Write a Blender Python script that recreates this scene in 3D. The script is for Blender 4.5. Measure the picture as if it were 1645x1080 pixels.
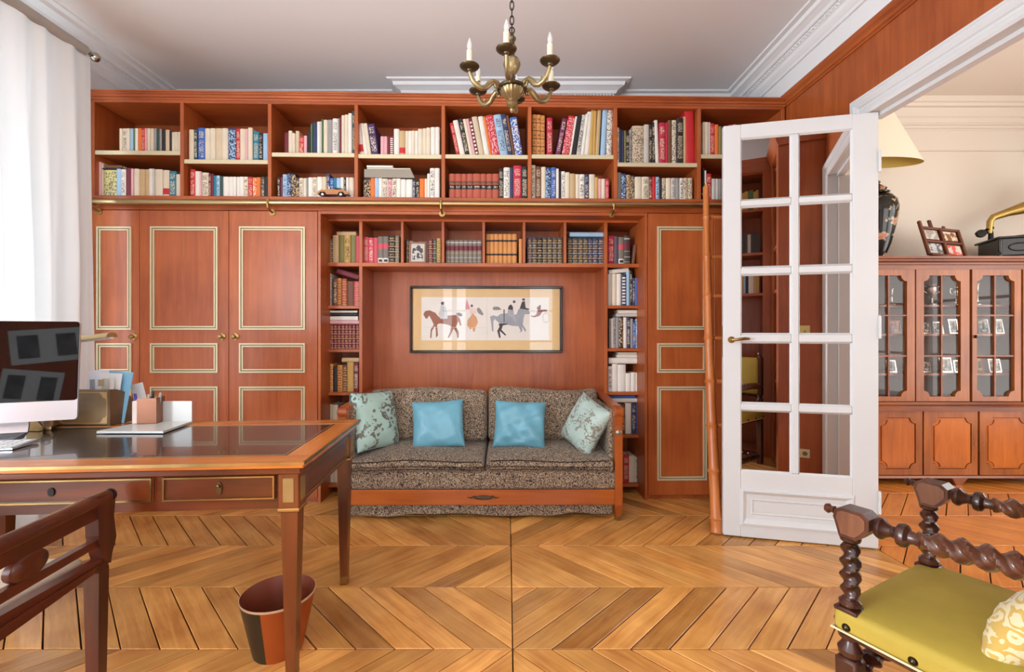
import bpy, math, random
from mathutils import Matrix, Vector
from math import pi, sin, cos, tan, radians, sqrt, atan2
for o in list(bpy.data.objects): bpy.data.objects.remove(o)
random.seed(7)
SC = bpy.context.scene
COL = SC.collection
F = 731.1; CU = 815.0; CV = 535.0; ZC = 1.18
# ---------------------------------------------------------------- camera
cam = bpy.data.cameras.new('camera'); co = bpy.data.objects.new('camera', cam); COL.objects.link(co)
cam.sensor_width = 36; cam.lens = 16.0; cam.shift_x = 7.5/1645; cam.shift_y = -5/1645; cam.clip_start = .02
co.location = (0, 0, ZC); co.rotation_euler = (pi/2, 0, 0); SC.camera = co
# ---------------------------------------------------------------- world, light, exposure
w = bpy.data.worlds.new('world'); SC.world = w; w.use_nodes = True
bg = w.node_tree.nodes['Background']; bg.inputs[0].default_value = (.86, .93, 1, 1); bg.inputs[1].default_value = 1.6
SC.view_settings.view_transform = 'Standard'; SC.view_settings.look = 'None'
SC.view_settings.exposure = 0.3; SC.view_settings.gamma = 1
def area(name, loc, rot, sx, sy, power, col):
    l = bpy.data.lights.new(name, 'AREA'); l.shape = 'RECTANGLE'; l.size = sx; l.size_y = sy; l.energy = power; l.color = col
    o = bpy.data.objects.new(name, l); COL.objects.link(o); o.location = loc; o.rotation_euler = rot; return o
area('daylight_window', (-3.16, 1.95, 1.55), (0, -pi/2-.3, 0), 2.3, 1.5, 36, (.79, .905, 1))
area('daylight_window', (-3.16, -.75, 1.55), (0, -pi/2-.3, 0), 2.3, 1.6, 250, (.79, .905, 1))
area('daylight_window', (-.85, -2.72, 1.65), (pi/2, 0, 0), .55, 2.6, 28, (.79, .905, 1))
area('daylight_window', (1.3, -2.72, 1.65), (pi/2, 0, 0), 1.2, 2.6, 64, (.79, .905, 1))
area('daylight_window', (5.2, 1.6, 1.6), (0, pi/2, 0), 2.4, 2.2, 54, (1, .95, .88))
area('daylight_window', (3.9, -1.2, 1.7), (pi/2, 0, 0), 2.2, 2.2, 38, (1, .95, .88))
# ---------------------------------------------------------------- materials
def s2l(c): return tuple((x/255/12.92 if x <= 10 else ((x/255+.055)/1.055)**2.4) for x in c)
MATS = {}
def _mat(name):
    m = bpy.data.materials.new(name); m.use_nodes = True
    nt = m.node_tree; b = nt.nodes['Principled BSDF']; return m, nt, b
def plain(name, rgb, rough=.5, metal=0, var=0, **k):
    if name in MATS: return MATS[name]
    m, nt, b = _mat(name); c = s2l(rgb)
    b.inputs['Base Color'].default_value = (*c, 1); b.inputs['Roughness'].default_value = rough; b.inputs['Metallic'].default_value = metal
    for kk, v in k.items(): b.inputs[kk.replace('_', ' ')].default_value = v
    if var:
        tc = nt.nodes.new('ShaderNodeTexCoord'); n = nt.nodes.new('ShaderNodeTexNoise'); n.inputs['Scale'].default_value = 9; n.inputs['Detail'].default_value = 4
        r = nt.nodes.new('ShaderNodeValToRGB'); nt.links.new(tc.outputs['Object'], n.inputs['Vector']); nt.links.new(n.outputs['Fac'], r.inputs['Fac'])
        r.color_ramp.elements[0].position = .3; r.color_ramp.elements[1].position = .7
        r.color_ramp.elements[0].color = (*[x*(1-var) for x in c], 1); r.color_ramp.elements[1].color = (*[min(1, x*(1+var)) for x in c], 1)
        nt.links.new(r.outputs['Color'], b.inputs['Base Color'])
    MATS[name] = m; return m
def wood(name, dark, light, axis='Z', rough=.38, scale=1.0, rand=0.0, bump=.05, coat=.10, blotch=.5):
    if name in MATS: return MATS[name]
    m, nt, b = _mat(name); N = nt.nodes.new; L = nt.links.new
    tc = N('ShaderNodeTexCoord'); mp = N('ShaderNodeMapping'); oi = N('ShaderNodeObjectInfo')
    st = {'X': (1.2, 16, 16), 'Y': (16, 1.2, 16), 'Z': (16, 16, 1.2)}[axis]
    mp.inputs['Scale'].default_value = tuple(x*scale for x in st)
    ad = N('ShaderNodeVectorMath'); ad.operation = 'MULTIPLY_ADD'; ad.inputs[1].default_value = (37, 17, 23)
    L(oi.outputs['Random'], ad.inputs[0]); L(tc.outputs['Object'], ad.inputs[2]); L(ad.outputs[0], mp.inputs['Vector'])
    n1 = N('ShaderNodeTexNoise'); n1.inputs['Scale'].default_value = 1.6; n1.inputs['Detail'].default_value = 8; n1.inputs['Roughness'].default_value = .62; n1.inputs['Distortion'].default_value = .8
    L(mp.outputs['Vector'], n1.inputs['Vector'])
    n2 = N('ShaderNodeTexNoise'); n2.inputs['Scale'].default_value = 2.2*scale; n2.inputs['Detail'].default_value = 3; L(ad.outputs[0], n2.inputs['Vector'])
    mx = N('ShaderNodeMath'); mx.operation = 'MULTIPLY_ADD'; mx.inputs[1].default_value = blotch; L(n2.outputs['Fac'], mx.inputs[0])
    ml = N('ShaderNodeMath'); ml.operation = 'MULTIPLY'; ml.inputs[1].default_value = 1-blotch; L(n1.outputs['Fac'], ml.inputs[0]); L(ml.outputs[0], mx.inputs[2])
    r = N('ShaderNodeValToRGB'); r.color_ramp.elements[0].position = .36; r.color_ramp.elements[1].position = .64
    r.color_ramp.elements[0].color = (*s2l(dark), 1); r.color_ramp.elements[1].color = (*s2l(light), 1); L(mx.outputs[0], r.inputs['Fac'])
    if rand:
        h = N('ShaderNodeHueSaturation'); ma = N('ShaderNodeMath'); ma.operation = 'MULTIPLY_ADD'; ma.inputs[1].default_value = rand; ma.inputs[2].default_value = 1-rand/2
        L(oi.outputs['Random'], ma.inputs[0]); L(ma.outputs[0], h.inputs['Value']); L(r.outputs['Color'], h.inputs['Color']); L(h.outputs['Color'], b.inputs['Base Color'])
    else: L(r.outputs['Color'], b.inputs['Base Color'])
    b.inputs['Roughness'].default_value = rough; b.inputs['Coat Weight'].default_value = coat; b.inputs['Coat Roughness'].default_value = .18
    bp = N('ShaderNodeBump'); bp.inputs['Strength'].default_value = bump; bp.inputs['Distance'].default_value = .004; L(n1.outputs['Fac'], bp.inputs['Height']); L(bp.outputs[0], b.inputs['Normal'])
    MATS[name] = m; return m
CH_D, CH_L = (148, 70, 30), (186, 98, 46)
W_CH = wood('cherry wood', CH_D, CH_L, 'Z', coat=.16)
W_CHX = wood('cherry wood lengthwise', CH_D, CH_L, 'X')
W_CHY = wood('cherry wood depthwise', CH_D, CH_L, 'Y')
W_DK = wood('dark walnut', (52, 28, 20), (98, 56, 36), 'Z', rough=.3)
W_DKX = wood('dark walnut lengthwise', (52, 28, 20), (98, 56, 36), 'X', rough=.3)
W_DESK = wood('desk mahogany', (66, 31, 13), (122, 62, 26), 'Z', rough=.28)
W_DESKX = wood('desk mahogany lengthwise', (58, 26, 11), (108, 50, 20), 'X', rough=.28)
W_DTOP = wood('desk border wood', (164, 88, 34), (206, 126, 56), 'X', rough=.22)
W_CHAIR = wood('reddish chair wood', (50, 22, 14), (98, 44, 26), 'Z', rough=.28)
W_CAB = wood('display cabinet wood', (124, 64, 24), (174, 100, 42), 'Z', rough=.35)
W_CABX = wood('display cabinet wood lengthwise', (108, 52, 20), (154, 82, 34), 'X', rough=.35)
W_SOFA = wood('sofa frame wood', (150, 72, 24), (186, 98, 36), 'X', rough=.3)
W_SOFZ = wood('sofa post wood', (140, 66, 24), (180, 92, 36), 'Z', rough=.3)
W_LAD = wood('ladder wood', (176, 96, 44), (208, 126, 66), 'Z', rough=.35)
W_FL = wood('oak parquet', (180, 116, 54), (232, 170, 92), 'X', rough=.27, rand=.55, coat=.2, scale=1.5, bump=.12, blotch=.55)
BRASS = plain('aged brass', (170, 140, 88), .32, 1, var=.25)
GILT = plain('gilt moulding', (212, 200, 164), .4, .15)
GILTD = plain('moulding groove olive', (146, 130, 94), .5, .1)
BRASSP = plain('polished brass rail', (182, 156, 112), .3, 1)
WHITE = plain('white gloss paint', (217, 217, 217), .3)
PLAS = plain('white plaster', (238, 238, 238), .8)
PLASC = plain('cream plaster', (226, 216, 203), .8)
CEIL = plain('ceiling paint', (243, 243, 243), .85)
DARK = plain('black', (18, 16, 16), .5)
BLKM = plain('blackened metal', (38, 34, 30), .4, .8)
STEEL = plain('polished nickel', (190, 188, 180), .2, 1)
# ---------------------------------------------------------------- mesh builder
class MB:
    def __init__(s, M=None): s.v = []; s.f = []; s.m = []; s.M = M or Matrix(); s.mi = 0
    def add(s, vs, fs, m=None):
        n = len(s.v); M = s.M
        s.v += [tuple(M @ Vector(p)) for p in vs]
        s.f += [tuple(n+i for i in f) for f in fs]; s.m += [s.mi if m is None else m]*len(fs); return s
    def box(s, x0, x1, y0, y1, z0, z1, m=None, c=0):
        if c <= 0:
            return s.add([(x0,y0,z0),(x1,y0,z0),(x1,y1,z0),(x0,y1,z0),(x0,y0,z1),(x1,y0,z1),(x1,y1,z1),(x0,y1,z1)],
                         [(3,2,1,0),(4,5,6,7),(0,1,5,4),(1,2,6,5),(2,3,7,6),(3,0,4,7)], m)
        c = min(c, (x1-x0)*.45, (y1-y0)*.45, (z1-z0)*.45)
        X = (x0, x1); Y = (y0, y1); Z = (z0, z1); vs = []; ix = {}
        for i in (0,1):
            for j in (0,1):
                for k in (0,1):
                    sx = c if i == 0 else -c; sy = c if j == 0 else -c; sz = c if k == 0 else -c
                    ix[i,j,k] = len(vs); vs += [(X[i], Y[j]+sy, Z[k]+sz), (X[i]+sx, Y[j], Z[k]+sz), (X[i]+sx, Y[j]+sy, Z[k])]
        V = lambda i,j,k,a: ix[i,j,k]+a
        fs = []
        for i in (0,1):
            q = [V(i,0,0,0), V(i,1,0,0), V(i,1,1,0), V(i,0,1,0)]; fs.append(tuple(q if i else q[::-1]))
            q = [V(0,i,0,1), V(1,i,0,1), V(1,i,1,1), V(0,i,1,1)]; fs.append(tuple(q[::-1] if i else q))
            q = [V(0,0,i,2), V(1,0,i,2), V(1,1,i,2), V(0,1,i,2)]; fs.append(tuple(q if i else q[::-1]))
        for i in (0,1):
            for j in (0,1):
                q = [V(i,j,0,0), V(i,j,1,0), V(i,j,1,1), V(i,j,0,1)]; fs.append(tuple(q if i != j else q[::-1]))
                q = [V(i,0,j,0), V(i,0,j,2), V(i,1,j,2), V(i,1,j,0)]; fs.append(tuple(q if i != j else q[::-1]))
                q = [V(0,i,j,1), V(1,i,j,1), V(1,i,j,2), V(0,i,j,2)]; fs.append(tuple(q if i != j else q[::-1]))
                for k in (0,1): 
                    q = [V(i,j,k,0), V(i,j,k,1), V(i,j,k,2)]; fs.append(tuple(q if (i+j+k) % 2 else q[::-1]))
        return s.add(vs, fs, m)
    def prism(s, poly, a, b, plane='XZ', m=None):
        # poly in plane, extruded along the third axis from a to b
        def P(p, t): return {'XZ': (p[0], t, p[1]), 'XY': (p[0], p[1], t), 'YZ': (t, p[0], p[1])}[plane]
        n = len(poly); vs = [P(p, a) for p in poly]+[P(p, b) for p in poly]
        fs = [tuple(range(n)), tuple(range(2*n-1, n-1, -1))]+[(i, i+n, (i+1) % n+n, (i+1) % n) for i in range(n)]
        return s.add(vs, fs, m)
    def lathe(s, prof, seg=20, at=(0,0,0), m=None, ax='Z', flute=0, nf=0):
        vs = []; fs = []; n = len(prof)
        for k in range(seg):
            a = 2*pi*k/seg; q = 1+flute*cos(nf*a) if nf else 1
            for r, z in prof:
                p = (r*q*cos(a), r*q*sin(a), z)
                if ax == 'X': p = (p[2], p[0], p[1])
                if ax == 'Y': p = (p[1], p[2], p[0])
                vs.append((p[0]+at[0], p[1]+at[1], p[2]+at[2]))
        for k in range(seg):
            for i in range(n-1):
                a = k*n+i; b = ((k+1) % seg)*n+i; fs.append((a, b, b+1, a+1))
        if prof[0][0] > 1e-5: fs.append(tuple(k*n for k in range(seg))[::-1])
        if prof[-1][0] > 1e-5: fs.append(tuple(k*n+n-1 for k in range(seg)))
        return s.add(vs, fs, m)
    def tube(s, pts, r, seg=8, m=None, closed=False, lobe=0, twist=0, nl=2, flat=1.0, caps=True):
        pts = [Vector(p) for p in pts]; n = len(pts); R = r if isinstance(r, (list, tuple)) else [r]*n
        vs = []; fs = []; up = None; acc = 0
        for i in range(n):
            t = (pts[(i+1) % n]-pts[i-1]) if closed else (pts[min(i+1, n-1)]-pts[max(i-1, 0)])
            t.normalize()
            if up is None: up = Vector((0,0,1)) if abs(t.z) < .9 else Vector((1,0,0))
            up = (up-t*up.dot(t)).normalized(); sd = t.cross(up)
            if i: acc += (pts[i]-pts[i-1]).length*twist
            for k in range(seg):
                a = 2*pi*k/seg; rr = R[i]*(1+lobe*cos(nl*(a-acc)))
                vs.append(tuple(pts[i]+up*(rr*cos(a)*flat)+sd*(rr*sin(a))))
        for i in range(n if closed else n-1):
            for k in range(seg):
                a = i*seg+k; b = i*seg+(k+1) % seg; c = ((i+1) % n)*seg
                fs.append((a, b, c+(k+1) % seg, c+k))
        if not closed and caps: fs += [tuple(range(seg))[::-1], tuple(range((n-1)*seg, n*seg))]
        return s.add(vs, fs, m)
    def beam(s, a, b, wd, ht, m=None, up=(0,0,1)):
        a = Vector(a); b = Vector(b); t = (b-a).normalized(); sd = t.cross(Vector(up)).normalized(); u = sd.cross(t)
        vs = []
        for p in (a, b):
            for i, j in ((-1,-1),(1,-1),(1,1),(-1,1)): vs.append(tuple(p+sd*(i*wd/2)+u*(j*ht/2)))
        return s.add(vs, [(0,1,2,3),(7,6,5,4),(0,4,5,1),(1,5,6,2),(2,6,7,3),(3,7,4,0)], m)
    def soft(s, hx, hy, hz, r, n=4, m=None, crown=0, at=(0,0,0), fn=None, div=6):
        def ax(h):
            r_ = min(r, h*.98); inn = h-r_
            a = [-h+r_*(1-cos(pi/2*i/n)) for i in range(n)]
            b = [-inn+2*inn*i/div for i in range(div+1)]
            return a+b+[-x for x in a[::-1]]
        A = (ax(hx), ax(hy), ax(hz)); H = (hx, hy, hz); ids = {}; vs = []; fs = []
        def V(i, j, k):
            if (i,j,k) in ids: return ids[i,j,k]
            p = Vector((A[0][i], A[1][j], A[2][k])); q = Vector([max(-(h-min(r,h*.98)), min(h-min(r,h*.98), c)) for c, h in zip(p, H)])
            d = p-q
            rr = Vector([min(r, h*.98) for h in H])
            if d.length > 1e-9:
                e = Vector((d.x/rr.x, d.y/rr.y, d.z/rr.z)).normalized(); d = Vector((e.x*rr.x, e.y*rr.y, e.z*rr.z))
            o = q+d
            if crown: o.z += (1 if o.z > 0 else -.3)*crown*(1-(o.x/hx)**2)*(1-(o.y/hy)**2)
            if fn: o = Vector(fn(o.x, o.y, o.z))
            ids[i,j,k] = len(vs); vs.append((o.x+at[0], o.y+at[1], o.z+at[2])); return ids[i,j,k]
        I, J, K = [len(a)-1 for a in A]
        for i in range(I):
            for j in range(J):
                fs.append((V(i,j,0), V(i,j+1,0), V(i+1,j+1,0), V(i+1,j,0))); fs.append((V(i,j,K), V(i+1,j,K), V(i+1,j+1,K), V(i,j+1,K)))
            for k in range(K):
                fs.append((V(i,0,k), V(i+1,0,k), V(i+1,0,k+1), V(i,0,k+1))); fs.append((V(i,J,k), V(i,J,k+1), V(i+1,J,k+1), V(i+1,J,k)))
        for j in range(J):
            for k in range(K):
                fs.append((V(0,j,k), V(0,j,k+1), V(0,j+1,k+1), V(0,j+1,k))); fs.append((V(I,j,k), V(I,j+1,k), V(I,j+1,k+1), V(I,j,k+1)))
        return s.add(vs, fs, m)
    def build(s, name, mats, parent=None, smooth=False, **props):
        if not isinstance(mats, (list, tuple)): mats = [mats]
        me = bpy.data.meshes.new(name); me.from_pydata(s.v, [], s.f)
        for x in mats: me.materials.append(x)
        me.polygons.foreach_set('material_index', [min(i, len(mats)-1) for i in s.m])
        if smooth:
            me.polygons.foreach_set('use_smooth', [True]*len(me.polygons))
            if smooth != 2: me.set_sharp_from_angle(angle=radians(38))
        o = bpy.data.objects.new(name, me); COL.objects.link(o)
        if parent: o.parent = parent
        for k, v in props.items(): o[k] = v
        return o
def thing(name, label, cat, loc=(0,0,0), rz=0, group=None):
    o = bpy.data.objects.new(name, None); COL.objects.link(o); o.location = loc; o.rotation_euler = (0, 0, rz); o.empty_display_size = .05
    o['label'] = label; o['category'] = cat
    if group: o['group'] = group
    return o
def tag(o, label, cat=None, group=None, kind=None):
    o['label'] = label
    if cat: o['category'] = cat
    if group: o['group'] = group
    if kind: o['kind'] = kind
    return o
def struct(o, label=None):
    o['kind'] = 'structure'
    if label: o['label'] = label
    return o
def T(x, y, z): return Matrix.Translation((x, y, z))
def RZ(a): return Matrix.Rotation(a, 4, 'Z')
def RX(a): return Matrix.Rotation(a, 4, 'X')
def RY(a): return Matrix.Rotation(a, 4, 'Y')
def ray(u, v, Y): return Vector(((u-CU)/F*Y, Y, ZC-(v-CV)/F*Y))
# ---------------------------------------------------------------- parquet floor
ROWW = .4137; R0 = 1.698; BX = .1462; CX = .02
def clip(poly, nx, ny, c):      # keep nx*x+ny*y <= c
    out = []
    for i in range(len(poly)):
        p, q = poly[i], poly[(i+1) % len(poly)]; dp = nx*p[0]+ny*p[1]-c; dq = nx*q[0]+ny*q[1]-c
        if dp <= 0: out.append(p)
        if (dp < 0) != (dq < 0) and abs(dp-dq) > 1e-12:
            t = dp/(dp-dq); out.append((p[0]+t*(q[0]-p[0]), p[1]+t*(q[1]-p[1])))
    return out
def inset_poly(poly, g):
    # poly convex ccw; offset inward by g
    n = len(poly); res = poly
    A = sum(poly[i][0]*poly[(i+1) % n][1]-poly[(i+1) % n][0]*poly[i][1] for i in range(n))/2
    if A < 0: poly = poly[::-1]; res = poly
    for i in range(n):
        p, q = poly[i], poly[(i+1) % n]; ex, ey = q[0]-p[0], q[1]-p[1]; L = sqrt(ex*ex+ey*ey)
        if L < 1e-6: continue
        nx, ny = ey/L, -ex/L; res = clip(res, nx, ny, nx*p[0]+ny*p[1]-g)
        if len(res) < 3: return []
    out = []
    for p in res:
        if not out or (abs(p[0]-out[-1][0])+abs(p[1]-out[-1][1])) > 1e-4: out.append(p)
    if len(out) > 2 and (abs(out[0][0]-out[-1][0])+abs(out[0][1]-out[-1][1])) < 1e-4: out.pop()
    return out if len(out) > 2 else []
def boards(x0, x1, rows, parent, stuffrows=(), cx=CX, mat=W_FL, pad=0, cut=None, y_off=0):
    stuff = MB(); ns = 0; cnt = 0
    for r in list(rows)+list(stuffrows):
        ya, yb = R0+r*ROWW+y_off, R0+(r+1)*ROWW+y_off; par = 1 if r % 2 == 0 else -1
        for side in (-1, 1):
            k = par
            n0, n1 = ((x0-cx, x1-cx) if side > 0 else (cx-x1, cx-x0))
            for i in range(int(max(n0, 0)/BX)-5, int(max(n1, 0)/BX)+5):
                xa = cx+i*BX; sh = ROWW if k > 0 else -ROWW; b0 = xa if k > 0 else xa+ROWW
                poly = [(b0, ya), (b0+BX, ya), (b0+BX+sh, yb), (b0+sh, yb)]
                if side < 0: poly = [(2*cx-p[0], p[1]) for p in poly][::-1]; sh = -sh
                lo = max(x0, cx) if side > 0 else x0; hi = x1 if side > 0 else min(x1, cx)
                if lo >= hi: continue
                poly = clip(poly, -1, 0, -lo); poly = clip(poly, 1, 0, hi) if poly else []
                if poly and cut: poly = clip(poly, *cut)
                if len(poly) < 3: continue
                poly = inset_poly(poly, .0018+random.random()*.0012)
                if not poly: continue
                mx = sum(p[0] for p in poly)/len(poly); my = sum(p[1] for p in poly)/len(poly)
                ang = atan2(ROWW, sh)
                top = inset_poly(poly, .0016)
                dz = random.uniform(-.0006, .0006)
                ca, sa = cos(-ang), sin(-ang)
                def loc(p, z): dx, dy = p[0]-mx, p[1]-my; return (dx*ca-dy*sa, dx*sa+dy*ca, z)
                n = len(poly)
                if len(top) != n: top = poly
                vs = [loc(p, -.02) for p in poly]+[loc(p, -.0018+dz) for p in poly]+[loc(p, dz) for p in top]
                fs = [tuple(range(2*n, 3*n))]+[(i_, (i_+1) % n, n+(i_+1) % n, n+i_) for i_ in range(n)]+[(n+i_, n+(i_+1) % n, 2*n+(i_+1) % n, 2*n+i_) for i_ in range(n)]
                if r in stuffrows:
                    stuff.M = T(mx, my, 0) @ RZ(ang); stuff.add(vs, fs); ns += 1
                else:
                    b = MB(); b.add(vs, fs); o = b.build('floor_board', mat, parent); o.location = (mx, my, 0); o.rotation_euler = (0, 0, ang); cnt += 1
    if ns:
        stuff.build('floor_boards', mat, parent, kind='stuff')
    return cnt
b = MB(); b.box(-3.1, 2.02, -2.9, 4.6, -.06, -.012)
floor = struct(b.build('floor', plain('dark joint', (46, 28, 16), .8)), 'oak chevron parquet floor of the library room')
boards(-2.94, 2.02, range(-1, 4), floor, stuffrows=[-10,-9,-8,-7,-6,-5,-4,-3,-2,4])
b = MB(); b.box(2.02, 5.3, -1.4, 4.1, -.06, -.012)
floor2 = struct(b.build('floor', MATS['dark joint']), 'orange oak parquet floor of the far room')
W_FL2 = wood('oak parquet far room', (176, 98, 34), (216, 138, 60), 'X', rough=.28, rand=.22, coat=.2, scale=1.3, bump=.1, blotch=.42)
boards(2.024, 5.0, range(1, 5), floor2, stuffrows=[-6,-5,-4,-3,-2,-1,0,5], cx=5.0, mat=W_FL2)
# ---------------------------------------------------------------- shell
H = 3.2; XL = -2.94; XR = 2.0; YB = 3.96
def walls():
    b = MB(); b.box(XL-.2, XR+.1, -2.8, YB+.1, H, H+.1); struct(b.build('ceiling', CEIL), 'white ceiling of the library room')
    b = MB()  # left wall with two window openings
    for y0, y1, z0, z1 in ((-2.8,-1.6,0,H), (-1.6,.1,0,.25), (-1.6,.1,2.85,H), (.1,1.15,0,H), (1.15,2.75,0,.25), (1.15,2.75,2.85,H), (2.75,YB,0,H)):
        b.box(XL-.18, XL, y0, y1, z0, z1)
    struct(b.build('wall_left', PLAS), 'white wall with tall windows at the left')
    b = MB(); b.box(XL, XR+.1, YB, YB+.1, 0, H); struct(b.build('wall_back', PLAS), 'white wall behind the bookcase')
    b = MB()  # rear wall behind camera with big window opening X -2.1..1.0
    for x0, x1, z0, z1 in ((XL,-1.15,0,H), (-.55,.7,0,H), (1.9,XR,0,H), (-1.15,-.55,2.95,H), (-1.15,-.55,0,.35), (.7,1.9,2.95,H), (.7,1.9,0,.35)): b.box(x0, x1, -2.6, -2.5, z0, z1)
    struct(b.build('wall_front', PLAS), 'white wall with window behind the viewpoint')
    # right wall: two faces, plaster band on top, thin
    b = MB(); b.box(2.0, 2.05, -2.5, 1.37, 0, H, 0); b.box(2.0, 2.05, 2.515, YB, 0, H, 0); b.box(2.0, 2.05, 1.37, 2.515, 2.402, H, 0)
    struct(b.build('wall_right', PLAS), 'partition wall with the wide opening into the far room')
    b = MB()
    b.box(1.985, 2.0, -2.5, 1.28, 0, 2.80); b.box(1.985, 2.0, 2.58, 3.7, 0, 2.80); b.box(1.985, 2.0, 1.28, 2.58, 2.49, 2.80)
    struct(b.build('wall_right_panelling', W_CH), 'cherry wood frieze panelling above the white door casing')
    b = MB(); prof = [(2.0,2.79),(1.978,2.79),(1.974,2.80),(1.966,2.805),(1.962,2.82),(1.95,2.835),(1.945,2.85),(1.945,2.862),(2.0,2.862)]
    b.prism([(x, z) for x, z in prof], .65, 3.24, 'XZ'); struct(b.build('trim_1', W_CHY), 'cherry wood cap moulding along the top of the right frieze')
    # pier behind (seen in the mirror)
    b = MB(); b.box(.86, 2.0, .2, .29, 0, H); struct(b.build('wall_rear_pier', PLAS), 'wall pier beside the viewpoint seen in mirror')
walls()
# windows
def window(n, M, wd, ht, cols=2, label=''):
    root = thing('window_%d' % n, label, 'window'); root['kind'] = 'structure'; del root['category']; root.matrix_world = M
    b = MB(); t = .06
    b.box(0, t, -.03, .03, 0, ht, c=.005); b.box(wd-t, wd, -.03, .03, 0, ht, c=.005); b.box(t, wd-t, -.03, .03, 0, t, c=.005); b.box(t, wd-t, -.03, .03, ht-t, ht, c=.005)
    b.box(wd/2-.05, wd/2+.05, -.035, .035, t, ht-t, c=.005)
    for k in (1, 2, 3):
        z = ht*k/4; b.box(t, wd/2-.05, -.02, .02, z-.015, z+.015); b.box(wd/2+.05, wd-t, -.02, .02, z-.015, z+.015)
    b.build('window_frame', WHITE, root)
    g = MB(); g.box(t, wd-t, -.002, .002, t, ht-t); g.build('pane', GLASS, root)
GLASS = bpy.data.materials.new('window glass'); GLASS.use_nodes = True
nt = GLASS.node_tree; nt.nodes.clear()
o_ = nt.nodes.new('ShaderNodeOutputMaterial'); mx = nt.nodes.new('ShaderNodeMixShader'); tr = nt.nodes.new('ShaderNodeBsdfTransparent'); gl = nt.nodes.new('ShaderNodeBsdfGlossy'); fr = nt.nodes.new('ShaderNodeFresnel')
gl.inputs['Roughness'].default_value = .02; fr.inputs['IOR'].default_value = 1.45
ge = nt.nodes.new('ShaderNodeNewGeometry'); iv = nt.nodes.new('ShaderNodeMath'); iv.operation = 'SUBTRACT'; iv.inputs[0].default_value = 1; nt.links.new(ge.outputs['Backfacing'], iv.inputs[1])
mu_ = nt.nodes.new('ShaderNodeMath'); mu_.operation = 'MULTIPLY'; nt.links.new(fr.outputs[0], mu_.inputs[0]); nt.links.new(iv.outputs[0], mu_.inputs[1]); nt.links.new(mu_.outputs[0], mx.inputs[0]); nt.links.new(tr.outputs[0], mx.inputs[1]); nt.links.new(gl.outputs[0], mx.inputs[2]); nt.links.new(mx.outputs[0], o_.inputs[0])
window(1, T(XL-.1, 2.75, .25) @ RZ(-pi/2), 1.6, 2.6, label='tall white casement window behind the sheer curtain')
window(2, T(XL-.1, .1, .25) @ RZ(-pi/2), 1.7, 2.6, label='tall white casement window left of the viewpoint')
window(3, T(-1.15, -2.55, .35), .6, 2.6, label='narrow white window behind the viewpoint')
window(6, T(.7, -2.55, .35), 1.2, 2.6, label='wide white window behind the viewpoint')
# cornices: profile swept; (dx from wall, z)
def cornice(name, prof, a, b_, inward, label, mat=PLAS, dent=None, ins=0):
    # a->b wall line in XY ; inward unit vec ; returns
    a = Vector((*a, 0)); b_ = Vector((*b_, 0)); iv = Vector((*inward, 0)); m = MB(); t = (b_-a).normalized()
    n = len(prof); vs = []
    for p, sg in ((a, 1), (b_, -1)):
        for d, z in prof: q = p+iv*d+t*(sg*d*ins); vs.append((q.x, q.y, z))
    fs = [(i, i+1, n+i+1, n+i) for i in range(n-1)]+[tuple(range(n))[::-1], tuple(range(n, 2*n))]
    m.add(vs, fs); o = struct(m.build(name, mat), label)
    if dent:
        d0, d1, z0, z1, step, wd = dent; L = (b_-a).length; k = 0; mm = MB()
        while (k+.5)*step < L:
            c = a+t*((k+.25)*step); p = [c+iv*d0, c+iv*d1, c+iv*d1+t*wd, c+iv*d0+t*wd]
            mm.add([(q.x, q.y, z0) for q in p]+[(q.x, q.y, z1) for q in p], [(0,1,2,3),(7,6,5,4),(0,4,5,1),(1,5,6,2),(2,6,7,3)]); k += 1
        mm.build('dentils', mat, o, kind='stuff')
    return o
CP = [(0,3.03),(.018,3.03),(.022,3.05),(.03,3.055),(.045,3.075),(.05,3.10),(.062,3.105),(.064,3.118),(.09,3.12),(.10,3.14),(.13,3.155),(.145,3.16),(.15,3.185),(.185,3.188),(.19,3.2)]
cornice('trim_2', [(d*1.05, z) for d, z in CP], (XL, -2.5), (XL, YB), (1, 0), 'white ornamented plaster cornice above the curtain', dent=(.05,.075,3.108,3.118,.03,.018))
cornice('trim_3', [(d*.9-.0, z) for d, z in CP], (2.0, -2.5), (2.0, YB), (-1, 0), 'white ornamented plaster cornice above the wood frieze', dent=(.045,.068,3.108,3.118,.03,.018))
cornice('trim_4', CP, (XL, YB), (2.0, YB), (0, -1), 'white cornice strip behind the bookcase top')
# chimney breast cornice
XA, XB, YBR = -.956, .98, 3.584
b = MB(); b.box(XA+.18, XB-.18, YBR+.19-.17, YB, 0, H-.001); 
b = MB(); b.box(XA+.18, XB-.18, YBR+.19, YB-.001, 0, 3.05); struct(b.build('wall_chimney_breast', PLAS), 'white wall projection behind the middle of the bookcase')
m = MB(); n = len(CP); path = [((XA+.19, YB), (-1, 0)), ((XA+.19, YBR+.19), (-1, -1)), ((XB-.19, YBR+.19), (1, -1)), ((XB-.19, YB), (1, 0))]
vs = []
for (px, py), (dx, dy) in path:
    for d, z in CP: vs.append((px+dx*d, py+dy*d, z))
m.add(vs, [(k*n+i, k*n+i+1, (k+1)*n+i+1, (k+1)*n+i) for k in range(3) for i in range(n-1)])
brc = struct(m.build('trim_5', PLAS), 'white projecting cornice rising above the bookcase middle')
mm = MB()
x = XA+.12
while x < XB-.12: mm.box(x, x+.014, YBR+.11, YBR+.135, 3.106, 3.1185); x += .026
mm.build('dentils', PLAS, brc, kind='stuff')
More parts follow.
